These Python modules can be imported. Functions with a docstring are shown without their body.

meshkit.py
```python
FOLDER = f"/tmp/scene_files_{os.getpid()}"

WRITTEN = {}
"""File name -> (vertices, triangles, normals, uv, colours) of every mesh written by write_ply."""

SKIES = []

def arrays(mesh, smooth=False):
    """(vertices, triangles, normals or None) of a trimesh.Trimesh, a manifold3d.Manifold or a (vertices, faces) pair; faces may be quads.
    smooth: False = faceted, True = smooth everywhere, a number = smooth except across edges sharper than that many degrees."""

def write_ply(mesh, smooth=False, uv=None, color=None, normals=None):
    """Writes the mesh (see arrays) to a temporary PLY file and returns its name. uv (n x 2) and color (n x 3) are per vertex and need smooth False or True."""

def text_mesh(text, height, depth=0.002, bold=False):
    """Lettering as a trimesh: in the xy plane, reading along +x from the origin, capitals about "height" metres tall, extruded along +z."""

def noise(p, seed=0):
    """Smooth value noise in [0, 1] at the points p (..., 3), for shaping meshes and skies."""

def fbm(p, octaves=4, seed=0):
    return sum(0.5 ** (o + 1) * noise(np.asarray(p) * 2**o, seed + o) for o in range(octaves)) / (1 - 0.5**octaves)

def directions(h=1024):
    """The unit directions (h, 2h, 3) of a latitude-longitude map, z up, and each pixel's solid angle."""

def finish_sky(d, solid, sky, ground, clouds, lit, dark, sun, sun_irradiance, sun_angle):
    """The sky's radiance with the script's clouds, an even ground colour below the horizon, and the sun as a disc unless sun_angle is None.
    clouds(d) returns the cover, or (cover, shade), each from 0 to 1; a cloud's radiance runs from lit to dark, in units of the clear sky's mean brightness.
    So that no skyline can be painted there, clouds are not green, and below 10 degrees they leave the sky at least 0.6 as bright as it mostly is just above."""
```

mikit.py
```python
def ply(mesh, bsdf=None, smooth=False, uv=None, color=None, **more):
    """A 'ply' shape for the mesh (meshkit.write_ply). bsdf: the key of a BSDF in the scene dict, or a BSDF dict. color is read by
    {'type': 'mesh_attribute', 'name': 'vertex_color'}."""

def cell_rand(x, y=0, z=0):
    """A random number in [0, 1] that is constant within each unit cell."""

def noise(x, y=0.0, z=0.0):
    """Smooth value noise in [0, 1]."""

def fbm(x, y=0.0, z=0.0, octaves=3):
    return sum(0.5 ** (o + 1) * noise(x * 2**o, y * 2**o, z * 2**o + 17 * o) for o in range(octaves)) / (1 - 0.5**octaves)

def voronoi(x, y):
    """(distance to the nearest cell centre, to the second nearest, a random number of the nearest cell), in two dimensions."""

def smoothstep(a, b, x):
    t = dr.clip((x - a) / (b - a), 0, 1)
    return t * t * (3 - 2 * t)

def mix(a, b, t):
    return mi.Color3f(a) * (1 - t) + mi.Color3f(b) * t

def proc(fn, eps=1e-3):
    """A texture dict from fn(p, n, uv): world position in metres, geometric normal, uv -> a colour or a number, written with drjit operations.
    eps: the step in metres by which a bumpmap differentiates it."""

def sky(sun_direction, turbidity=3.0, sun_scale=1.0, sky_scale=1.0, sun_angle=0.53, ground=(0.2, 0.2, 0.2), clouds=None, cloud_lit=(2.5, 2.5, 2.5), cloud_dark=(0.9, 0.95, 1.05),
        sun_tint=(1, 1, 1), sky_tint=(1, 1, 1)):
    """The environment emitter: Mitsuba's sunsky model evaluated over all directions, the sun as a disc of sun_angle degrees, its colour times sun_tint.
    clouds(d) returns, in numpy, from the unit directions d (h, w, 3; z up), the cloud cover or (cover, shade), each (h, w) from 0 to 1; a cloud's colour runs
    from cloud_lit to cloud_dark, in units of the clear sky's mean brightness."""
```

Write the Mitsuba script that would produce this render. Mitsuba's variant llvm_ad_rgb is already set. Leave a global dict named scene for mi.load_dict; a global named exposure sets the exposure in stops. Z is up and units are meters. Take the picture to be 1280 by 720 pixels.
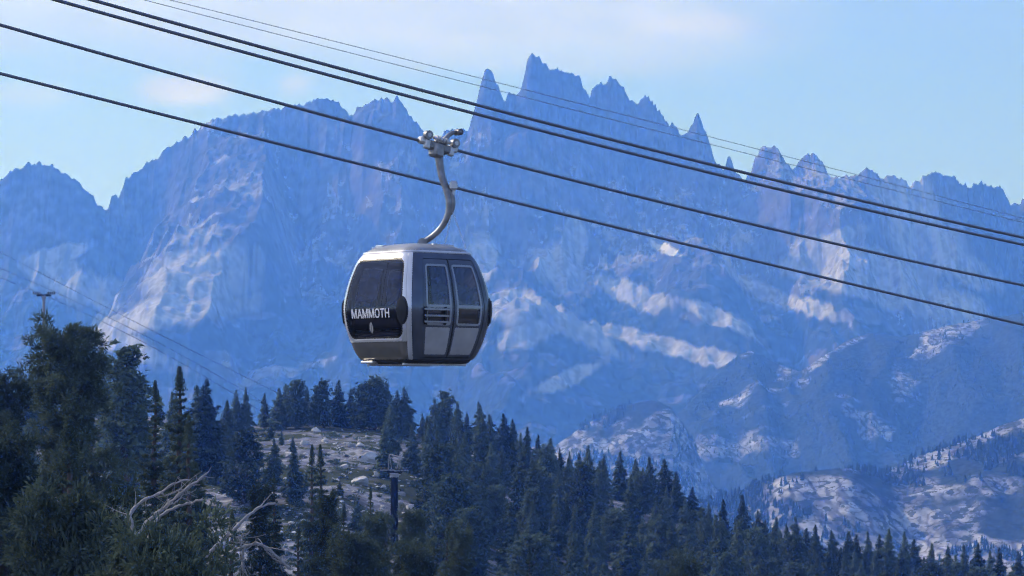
import math, random
import numpy as np
import trimesh, mitsuba as mi, mikit, meshkit
import drjit as dr
from mikit import noise, fbm, smoothstep, mix, cell_rand
from scipy.interpolate import PchipInterpolator
from scipy.ndimage import gaussian_filter1d
from shapely.geometry import Polygon, Point, box as sbox
from shapely import affinity

T = mi.ScalarTransform4f
scene, labels = {}, {}

# ------------------------------------------------------------------ camera, sky, haze, exposure
F = 640 / math.tan(math.radians(10.0))         # focal length in pixels of the 1280 wide photograph
HORIZON = 500.0                                # eye level in the photograph
PITCH = math.atan2(HORIZON - 360, F)
CP, SP = math.cos(PITCH), math.sin(PITCH)
exposure = 1.8
scene['camera'] = {'type': 'perspective', 'fov': 20.0, 'fov_axis': 'x', 'near_clip': 0.5, 'far_clip': 30000.0,
                   'to_world': T().look_at(origin=[0, 0, 0], target=[0, CP, SP], up=[0, 0, 1]),
                   'medium': {'type': 'ref', 'id': 'haze_air'}}
SUN = np.array([-0.70, 0.43, 0.60])
SUN /= np.linalg.norm(SUN)


def cloud_cover(d):
    az = np.degrees(np.arctan2(d[..., 0], d[..., 1]))
    el = np.degrees(np.arcsin(np.clip(d[..., 2], -1, 1)))
    q = np.stack([az / 9.0, el / 2.2, az * 0 + 3.3], -1)
    n = meshkit.fbm(q, 6, 5)
    w = meshkit.fbm(np.stack([az / 2.6, el / 0.8, az * 0 + 1.0], -1), 5, 11)
    w2 = meshkit.fbm(np.stack([az / 1.5 + el * 0.5, el / 0.35, az * 0 + 7.0], -1), 5, 19)
    bank = np.clip((el - 6.2 + 1.1 * (w2 - 0.5) + 1.5 * (n - 0.5) - 0.03 * np.maximum(az, 0) + 0.9 * (w - 0.5)) / 0.9, 0, 1)
    thin = bank * np.clip(1.25 - np.maximum(az - 1.5, 0) / 4.5, 0.12, 1) * (0.45 + 0.55 * n)
    puff = 0
    for a, e, ra, re, k in ((-6.4, 6.05, 1.0, 0.34, 0.9), (-4.3, 6.2, 0.35, 0.22, 0.6), (-9.6, 5.9, 1.1, 0.3, 0.35), (2.9, 7.35, 2.3, 0.42, 0.85), (1.0, 7.0, 1.6, 0.2, 0.5), (-4.0, 7.25, 5.0, 0.25, 0.6)):
        r = ((az - a) / ra) ** 2 + ((el - e) / re) ** 2
        puff = np.maximum(puff, k * np.clip((1.0 - r) * 1.1 + 1.6 * (w - 0.5), 0, 1))
    high = np.clip((el - 12) / 20, 0, 1) * np.clip((n - 0.52) * 3, 0, 0.5)
    cover = np.maximum(np.maximum(0.85 * thin, puff), high)
    shade = np.clip(0.3 + 0.8 * (w - 0.4) + 1.2 * (w2 - 0.5), 0, 1)
    return np.clip(cover, 0, 0.95), shade


scene['sky'] = mikit.sky(SUN.tolist(), turbidity=3, clouds=cloud_cover, cloud_lit=(2.25, 2.5, 3.4), cloud_dark=(1.4, 1.68, 2.5),
                         sky_tint=(0.97, 1.14, 1.70), sun_tint=(0.84, 0.95, 1.32))
SIG = 0.000215                                   # per metre, blue channel
scene['haze_air'] = {'type': 'homogeneous', 'albedo': {'type': 'rgb', 'value': [0.95, 0.95, 0.96]},
                     'sigma_t': {'type': 'rgb', 'value': [0.09, 0.275, 1.0]}, 'scale': SIG, 'phase': {'type': 'hg', 'g': 0.25}}
HZ_LO, HZ_HI = np.array([-3600.0, -700.0, -383.0]), np.array([3600.0, 8700.0, 900.0])
scene['haze'] = {'type': 'cube', 'to_world': T().translate(((HZ_LO + HZ_HI) / 2).tolist()).scale(((HZ_HI - HZ_LO) / 2).tolist()),
                 'bsdf': {'type': 'null'}, 'interior': {'type': 'ref', 'id': 'haze_air'}}
labels['haze'] = {'kind': 'stuff', 'label': 'blue air haze filling the valley and veiling the mountains'}


# ------------------------------------------------------------------ helpers
def at(px, py, Y):
    """World point at distance Y that the photograph shows at pixel (px, py)."""
    a, b = (np.asarray(px, float) - 640) / F, -(np.asarray(py, float) - 360) / F
    d = np.stack([a, CP - b * SP + 0 * a, SP + b * CP + 0 * a], -1)
    return d * (np.asarray(Y, float) / d[..., 1])[..., None]


def pix(p):
    p = np.asarray(p, float)
    w = p[..., 1] * CP + p[..., 2] * SP
    return 640 + F * p[..., 0] / w, 360 - F * (-p[..., 1] * SP + p[..., 2] * CP) / w


def key_for(name):
    if name not in scene:
        return name
    i = 1
    while f'{name}_{i:03d}' in scene:
        i += 1
    return f'{name}_{i:03d}'


used_keys = set()


def thing_key(name):
    k, i = name, 0
    while k in used_keys:
        i += 1
        k = f'{name}_{i:03d}'
    used_keys.add(k)
    return k


def thing(name, label, cat, group=None):
    k = thing_key(name)
    labels[k] = {'label': label, 'category': cat}
    if group:
        labels[k]['group'] = group
    return k


def part(parent, name, mesh, bsdf, smooth=30, label=None, kind=None):
    k = key_for(f'{parent}__{name}')
    scene[k] = mikit.ply(mesh, bsdf, smooth=smooth)
    if label or kind:
        labels[k] = {}
        if label:
            labels[k]['label'] = label
        if kind:
            labels[k]['kind'] = kind
    return k


def structure(name, mesh, bsdf, smooth=True, label=None):
    scene[name] = mikit.ply(mesh, bsdf, smooth=smooth)
    labels[name] = {'kind': 'structure', 'label': label} if label else {'kind': 'structure'}


def grid_mesh(X, Y, Z):
    ny, nx = Z.shape
    v = np.stack([X, Y, Z], -1).reshape(-1, 3)
    i = (np.arange(ny - 1)[:, None] * nx + np.arange(nx - 1)[None]).ravel()
    f = np.vstack([np.stack([i, i + 1, i + nx + 1], 1), np.stack([i, i + nx + 1, i + nx], 1)])
    return trimesh.Trimesh(v, f, process=False)


def tube(points, radii, n=10, caps=True, flat=None):
    """A swept tube through points; radii one number each or (a, b) pairs."""
    P = np.asarray(points, float)
    R = np.asarray([(r, r) if np.isscalar(r) else r for r in np.broadcast_to(np.asarray(radii, dtype=object), len(P)).tolist()], float) if flat is None else np.asarray(flat, float)
    tan = np.gradient(P, axis=0)
    tan /= np.linalg.norm(tan, axis=1, keepdims=True) + 1e-12
    ref = np.array([0, 0, 1.0]) if abs(tan[0, 2]) < 0.8 else np.array([1.0, 0, 0])
    ang = np.arange(n) * 2 * math.pi / n
    rings, u = [], np.cross(ref, tan[0])
    for p, t, r in zip(P, tan, R):
        u = u - t * (u @ t)
        u /= np.linalg.norm(u) + 1e-12
        w = np.cross(t, u)
        rings.append(p + np.cos(ang)[:, None] * u * r[0] + np.sin(ang)[:, None] * w * r[1])
    v = np.vstack(rings)
    i = (np.arange(len(P) - 1)[:, None] * n + np.arange(n)[None]).ravel()
    j = (np.arange(len(P) - 1)[:, None] * n + (np.arange(n)[None] + 1) % n).ravel()
    f = np.vstack([np.stack([i, j, j + n], 1), np.stack([i, j + n, i + n], 1)])
    if caps:
        a, b = len(v), len(v) + 1
        v = np.vstack([v, P[:1], P[-1:]])
        k, m = np.arange(n), (len(P) - 1) * n
        f = np.vstack([f, np.stack([k * 0 + a, (k + 1) % n, k], 1), np.stack([k * 0 + b, m + k, m + (k + 1) % n], 1)])
    return trimesh.Trimesh(v, f, process=False)


def spline(points, n):
    P = np.asarray(points, float)
    t = np.r_[0, np.cumsum(np.linalg.norm(np.diff(P, axis=0), axis=1))]
    from scipy.interpolate import CubicSpline
    return CubicSpline(t, P)(np.linspace(0, t[-1], n))


def cbox(size, center=(0, 0, 0), bevel=0.01, R=None):
    """A box with bevelled edges."""
    import manifold3d as m3
    s = np.asarray(size, float) / 2
    b = min(bevel, s.min() * 0.45)
    pts = []
    for sx in (-1, 1):
        for sy in (-1, 1):
            for sz in (-1, 1):
                c = np.array([sx, sy, sz]) * s
                for ax in range(3):
                    q = c - np.array([sx, sy, sz]) * b
                    q[ax] = c[ax]
                    pts.append(q)
    m = trimesh.convex.convex_hull(np.array(pts))
    if R is not None:
        m.vertices = m.vertices @ np.asarray(R).T
    m.apply_translation(center)
    return m


def cyl(p0, p1, r, n=20):
    p0, p1 = np.asarray(p0, float), np.asarray(p1, float)
    return tube(np.linspace(p0, p1, 2), [r, r], n)


def join(*ms):
    return trimesh.util.concatenate([m for m in ms])


# ------------------------------------------------------------------ materials
def diffuse(fn_or_rgb):
    c = {'type': 'rgb', 'value': list(fn_or_rgb)} if not callable(fn_or_rgb) else mikit.proc(fn_or_rgb)
    return {'type': 'twosided', 'b': {'type': 'diffuse', 'reflectance': c}}


def P_(p, s):
    return p.x * s, p.y * s, p.z * s


# world positions of permanent snow and pale scree on the range: centre, radii (x, z), snow or scree
SNOW, SCREE = [], []


def patch(px, py, Y, rx, rz, tilt, to):
    c = at(px, py, Y)
    s = Y / F
    to.append((float(c[0]), float(c[2]), rx * s, rz * s, math.radians(tilt)))


patch(828, 312, 6650, 22, 5, -38, SNOW)
patch(838, 322, 6650, 14, 4, -20, SNOW)
patch(815, 290, 6650, 9, 3, -50, SNOW)
patch(268, 358, 6200, 50, 36, 30, SCREE)
patch(255, 350, 6350, 44, 34, 20, SCREE)
patch(272, 360, 6500, 44, 36, 20, SCREE)
patch(285, 345, 6300, 34, 30, 0, SCREE)
patch(240, 388, 6200, 55, 16, 15, SCREE)
patch(1170, 300, 6600, 60, 40, -30, SCREE)
patch(1060, 350, 6350, 80, 18, -20, SCREE)
patch(900, 400, 6200, 50, 10, -25, SCREE)
patch(660, 420, 6100, 40, 14, 20, SCREE)
patch(220, 400, 6100, 90, 20, 12, SCREE)
patch(60, 350, 6100, 90, 22, -24, SCREE)
patch(30, 310, 6300, 40, 10, 15, SCREE)
patch(150, 420, 6000, 90, 15, -22, SCREE)
patch(700, 330, 6500, 34, 30, -30, SCREE)
patch(720, 300, 6600, 14, 34, 0, SCREE)
patch(640, 385, 6300, 30, 26, -30, SCREE)
patch(790, 365, 6300, 45, 16, -25, SCREE)
patch(830, 430, 6000, 95, 11, -16, SCREE)
patch(720, 410, 6100, 60, 14, -30, SCREE)
patch(1140, 255, 6800, 40, 50, 10, SCREE)
patch(1100, 330, 6500, 90, 24, -14, SCREE)
patch(1190, 370, 6300, 110, 24, -14, SCREE)
patch(970, 365, 6400, 70, 12, -30, SCREE)
patch(1040, 300, 6600, 50, 10, 20, SCREE)
patch(1230, 330, 6500, 60, 20, -20, SCREE)
patch(715, 470, 5900, 50, 9, 25, SCREE)
patch(600, 330, 6600, 22, 40, -10, SCREE)


def in_patches(p, which, wob, soft):
    m = mi.Float(0)
    for x, z, rx, rz, a in which:
        c, s = math.cos(a), math.sin(a)
        dx, dz = p.x - x, p.z - z
        u, v = (dx * c + dz * s) / rx, (-dx * s + dz * c) / rz
        r = dr.sqrt(u * u + v * v) + wob
        m = dr.maximum(m, 1 - smoothstep(1 - soft, 1 + soft, r))
    return m


def range_colour(p, n, uv):
    big = fbm(*P_(p, 1 / 420.0), octaves=3)
    med = fbm(p.x / 60.0, p.y / 60.0, p.z / 110.0, octaves=3)
    fine = fbm(p.x / 14.0, p.y / 14.0, p.z / 22.0, octaves=2)
    strat = fbm(p.x / 30.0, p.y / 90.0, p.z / 160.0, octaves=3)
    rock = mix((0.045, 0.048, 0.055), (0.125, 0.115, 0.115), smoothstep(0.3, 0.72, 0.55 * med + 0.45 * big))
    rock = rock * (0.55 + 0.9 * fine)
    rock = mix(rock, mi.Color3f(0.135, 0.12, 0.12), 0.5 * smoothstep(0.56, 0.7, strat) * smoothstep(0.45, 0.6, big))
    run = fbm(p.x / 11.0, p.y / 90.0, 0.0, octaves=2)
    wob = 1.1 * (med - 0.5) + 0.5 * (big - 0.5) + 0.3 * (fine - 0.5) - 0.08
    flat = smoothstep(0.66, 0.74, n.z + 0.5 * (med - 0.5)) * smoothstep(0.48, 0.54, big + 0.25 * (med - 0.5))
    sc = dr.maximum(in_patches(p, SCREE, wob + 0.7 * (run - 0.5), 0.26), 0.55 * flat)
    scree = mix((0.21, 0.22, 0.245), (0.40, 0.41, 0.445), smoothstep(0.3, 0.7, 0.5 * fine + 0.5 * run)) * (0.75 + 0.5 * med)
    c = mix(rock, scree, sc * smoothstep(0.08, 0.3, n.z + 0.3 * (fine - 0.3)))
    wood = smoothstep(0.36, 0.43, fbm(p.x / 130.0, p.y / 130.0, p.z / 60.0, octaves=4)) * smoothstep(380.0, 150.0, p.z + 160 * (big - 0.5)) * (1 - in_patches(p, SCREE, wob + 0.7 * (run - 0.5) - 0.1, 0.26))
    c = mix(c, mi.Color3f(0.022, 0.031, 0.022) * (0.5 + fine), 0.95 * wood)
    return mix(c, mi.Color3f(0.72, 0.74, 0.78), 0.75 * in_patches(p, SNOW, 1.1 * (fine - 0.5) + 0.9 * (med - 0.5) + 0.2, 0.4))


scene['mat_range'] = diffuse(range_colour)


OUT_RIDGE = []
patch(937, 440, 5000, 17, 6, 25, OUT_RIDGE)
patch(1018, 452, 5000, 26, 5, 38, OUT_RIDGE)
patch(1062, 428, 5000, 34, 6, 22, OUT_RIDGE)
patch(1140, 482, 4700, 27, 26, -25, OUT_RIDGE)
patch(1190, 412, 5000, 40, 5, 8, OUT_RIDGE)
patch(1110, 525, 4500, 22, 5, -10, OUT_RIDGE)
OUT_NEAR = []
patch(1030, 615, 2850, 75, 27, 0, OUT_NEAR)
patch(1085, 578, 2900, 45, 9, 12, OUT_NEAR)
patch(1190, 578, 2850, 48, 10, 18, OUT_NEAR)
patch(1165, 628, 2700, 60, 13, 30, OUT_NEAR)
patch(1255, 545, 2900, 40, 8, 22, OUT_NEAR)
patch(1250, 610, 2800, 40, 16, 5, OUT_NEAR)
patch(1070, 655, 2650, 60, 14, 30, OUT_NEAR)
patch(1220, 650, 2650, 60, 16, 15, OUT_NEAR)
NONE = []


def granite_fn(forest_bias, outs=()):
    def fn(p, n, uv):
        big = fbm(*P_(p, 1 / 120.0), octaves=4)
        med = fbm(p.x / 26.0, p.y / 40.0, p.z / 20.0, octaves=3)
        fine = fbm(*P_(p, 1 / 5.0), octaves=2)
        c1 = 1 - dr.abs(2 * fbm(p.x / 22.0 + 0.7 * p.z / 22.0, p.y / 70.0, p.z / 40.0, octaves=3) - 1)
        c2 = 1 - dr.abs(2 * fbm(p.x / 11.0 - 0.4 * p.z / 11.0, p.y / 16.0, p.z / 9.0 + 5, octaves=2) - 1)
        spot = fbm(*P_(p, 1 / 8.0), octaves=3)
        rock = mix((0.13, 0.135, 0.15), (0.36, 0.36, 0.375), smoothstep(0.3, 0.68, med)) * (0.5 + 1.0 * fine)
        rock = rock * (1 - 0.6 * smoothstep(0.86, 0.97, c1)) * (1 - 0.5 * smoothstep(0.88, 0.98, c2))
        brush = mix((0.015, 0.024, 0.018), (0.042, 0.054, 0.036), fine)
        o = in_patches(p, outs, 1.3 * (med - 0.5) + 0.8 * (big - 0.5) + 0.2, 0.3) if outs else mi.Float(0)
        m = smoothstep(0.47, 0.54, big + forest_bias + 0.18 * (med - 0.5)) * (1 - o)
        m = dr.maximum(m, 0.85 * smoothstep(0.53, 0.58, spot + 0.35 * (big - 0.5)))
        return mix(rock, brush, m)
    return fn


scene['mat_granite'] = diffuse(granite_fn(-0.02, OUT_NEAR))
scene['mat_dome'] = diffuse(granite_fn(-0.14))
scene['mat_woodland'] = diffuse(granite_fn(0.15, OUT_RIDGE))


def hill_colour(p, n, uv):
    big = fbm(*P_(p, 1 / 17.0), octaves=4)
    med = fbm(*P_(p, 1 / 3.0), octaves=3)
    fine = fbm(*P_(p, 1 / 0.6), octaves=2)
    dirt = mix((0.11, 0.117, 0.14), (0.30, 0.31, 0.35), smoothstep(0.3, 0.7, med)) * (0.7 + 0.6 * fine)
    scrub = mix((0.03, 0.04, 0.025), (0.075, 0.085, 0.05), fine)
    return mix(dirt, scrub, smoothstep(0.46, 0.57, big + 0.5 * (med - 0.5)))


scene['mat_hill'] = diffuse(hill_colour)


def boulder_colour(p, n, uv):
    med = fbm(*P_(p, 1 / 0.9), octaves=3)
    fine = fbm(*P_(p, 1 / 0.14), octaves=2)
    c = mix((0.36, 0.355, 0.35), (0.62, 0.61, 0.60), med) * (0.72 + 0.5 * fine)
    return mix(c, mi.Color3f(0.14, 0.14, 0.12), 0.6 * smoothstep(0.58, 0.72, fbm(p.x / 1.7 + 9, p.y / 1.7, p.z / 1.1, octaves=3)))


scene['mat_boulder'] = diffuse(boulder_colour)


def leaf_mat(lo, hi, s):
    def fn(p, n, uv):
        tree = noise(p.x / 7.0 + 3, p.y / 7.0, 0)
        f = fbm(*P_(p, 1 / s), octaves=2)
        return mix(lo, hi, dr.clip(0.6 * f + 1.0 * tree - 0.28, 0, 1))
    return {'type': 'principledthin', 'base_color': mikit.proc(fn), 'roughness': 0.9, 'spec_tint': 0.0, 'diff_trans': 0.4, 'eta': 1.06}


scene['leaf_far'] = leaf_mat((0.024, 0.040, 0.031), (0.125, 0.17, 0.12), 1.0)
scene['leaf_near'] = leaf_mat((0.02, 0.034, 0.026), (0.115, 0.15, 0.105), 0.7)
scene['leaf_wood'] = diffuse((0.026, 0.038, 0.027))
scene['bark'] = diffuse(lambda p, n, uv: mix((0.06, 0.045, 0.035), (0.14, 0.115, 0.095), fbm(p.x / 0.08, p.y / 0.08, p.z / 0.5, octaves=3)))
scene['dead_wood'] = diffuse(lambda p, n, uv: mix((0.16, 0.15, 0.145), (0.44, 0.415, 0.40), fbm(p.x / 0.06, p.y / 0.06, p.z / 0.06, octaves=3)))


def metal(rgb, rough, metallic=1.0, **k):
    return {'type': 'twosided', 'b': {'type': 'principled', 'base_color': {'type': 'rgb', 'value': list(rgb)}, 'roughness': rough, 'metallic': metallic, **k}}


def worn(lo, hi, s, rough, metallic, spec=0.5):
    return {'type': 'twosided', 'b': {'type': 'principled', 'base_color': mikit.proc(lambda p, n, uv: mix(lo, hi, fbm(*P_(p, 1 / s), octaves=3))), 'roughness': rough, 'metallic': metallic, 'specular': spec}}


scene['silver'] = worn((0.56, 0.56, 0.58), (0.76, 0.75, 0.75), 0.25, 0.24, 0.6)
scene['taupe_metal'] = worn((0.20, 0.19, 0.185), (0.34, 0.32, 0.30), 0.22, 0.25, 0.8)
scene['panel_grey'] = worn((0.36, 0.36, 0.375), (0.54, 0.535, 0.54), 0.2, 0.28, 0.5)
scene['door_metal'] = worn((0.08, 0.09, 0.115), (0.16, 0.175, 0.21), 0.3, 0.25, 0.7)
scene['leaf_metal'] = worn((0.26, 0.27, 0.30), (0.40, 0.41, 0.43), 0.2, 0.4, 0.6)
scene['rubber'] = metal((0.015, 0.015, 0.018), 0.5, 0.0)
scene['roof_metal'] = worn((0.18, 0.19, 0.21), (0.34, 0.35, 0.37), 0.3, 0.45, 0.4)
scene['hanger_steel'] = worn((0.10, 0.10, 0.108), (0.40, 0.39, 0.385), 0.10, 0.45, 0.6)
scene['galvanised'] = worn((0.45, 0.45, 0.46), (0.68, 0.67, 0.66), 0.1, 0.42, 0.6)
scene['rope_steel'] = worn((0.09, 0.095, 0.12), (0.22, 0.225, 0.26), 0.05, 0.45, 0.5)
scene['rope_pale'] = diffuse((0.34, 0.35, 0.37))
scene['tower_steel'] = diffuse((0.014, 0.015, 0.018))
scene['tower_pale'] = worn((0.22, 0.22, 0.225), (0.36, 0.35, 0.345), 0.4, 0.5, 0.3)
scene['seat_grey'] = metal((0.12, 0.12, 0.135), 0.7, 0.0)
scene['interior_grey'] = metal((0.30, 0.30, 0.32), 0.6, 0.0)
scene['white_print'] = metal((0.62, 0.62, 0.64), 0.5, 0.0)
scene['glass_dark'] = {'type': 'thindielectric', 'int_ior': 1.32, 'specular_reflectance': {'type': 'rgb', 'value': [0.7, 0.75, 1.0]}, 'specular_transmittance': {'type': 'rgb', 'value': [0.09, 0.09, 0.13]}}
scene['glass_mid'] = {'type': 'thindielectric', 'int_ior': 1.4, 'specular_transmittance': {'type': 'rgb', 'value': [0.24, 0.25, 0.30]}}
scene['glass_light'] = {'type': 'thindielectric', 'int_ior': 1.5, 'specular_transmittance': {'type': 'rgb', 'value': [0.62, 0.64, 0.68]}}

# ------------------------------------------------------------------ the jagged range (7 km away)
SKY = np.array([(-420, 330), (-330, 300), (-250, 240), (-180, 262), (-120, 225), (-60, 250), (0, 225), (20, 212), (35, 204), (50, 202), (65, 206), (82, 214), (92, 222), (105, 235), (117, 245), (125, 257), (132, 262), (136, 260), (140, 246), (145, 244), (148, 249), (152, 242), (157, 225), (162, 220), (170, 216), (180, 207), (200, 197), (210, 185), (225, 175), (245, 160), (255, 152), (272, 146), (300, 145), (325, 142), (345, 135), (375, 132), (385, 126), (400, 123), (415, 125), (427, 131), (435, 142), (442, 149), (446, 137), (455, 131), (470, 126), (485, 123), (492, 126), (495, 123), (500, 125), (505, 135), (515, 145), (525, 156), (536, 169), (545, 173), (556, 166), (571, 159), (582, 165), (587, 160), (591, 145), (596, 127), (601, 105), (606, 91), (610, 86), (616, 92), (621, 107), (627, 118), (632, 127), (636, 117), (640, 121), (645, 119), (652, 108), (656, 94), (659, 75), (666, 66), (675, 71), (684, 80), (688, 88), (704, 87), (719, 90), (726, 100), (731, 112), (737, 119), (740, 109), (748, 104), (758, 103), (762, 96), (769, 98), (778, 107), (785, 121), (794, 130), (800, 125), (807, 119), (814, 126), (823, 137), (831, 148), (841, 155), (849, 163), (854, 166), (863, 161), (868, 150), (873, 144), (878, 154), (883, 164), (887, 181), (892, 199), (897, 208), (906, 208), (909, 196), (912, 193), (915, 203), (918, 211), (930, 229), (938, 214), (942, 202), (951, 187), (959, 181), (970, 184), (978, 195), (982, 208), (994, 209), (999, 197), (1005, 193), (1017, 191), (1026, 201), (1036, 218), (1040, 227), (1051, 222), (1063, 222), (1076, 218), (1084, 211), (1092, 214), (1101, 222), (1117, 220), (1130, 227), (1138, 232), (1151, 222), (1165, 214), (1180, 218), (1192, 220), (1203, 231), (1213, 232), (1226, 226), (1234, 233), (1242, 231), (1249, 230), (1257, 241), (1263, 254), (1272, 255), (1278, 250), (1300, 245), (1340, 262), (1380, 240), (1420, 268), (1480, 255), (1540, 290), (1620, 300), (1720, 340)], float)


def ridge1(x, scale, seed, octaves=3):
    """Ridged noise in [0, 1] over points (..., 3) scaled."""
    out, amp, tot = 0, 1.0, 0
    for o in range(octaves):
        n = meshkit.noise(x * (2.0 ** o) / scale, seed + o)
        out = out + amp * (1 - np.abs(2 * n - 1))
        tot += amp
        amp *= 0.5
    return out / tot


def crest_of(profile, yfun, step=0.5):
    px = np.arange(profile[0, 0], profile[-1, 0], step)
    py = np.interp(px, profile[:, 0], profile[:, 1])
    P = at(px, py, yfun(px))
    return P


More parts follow.
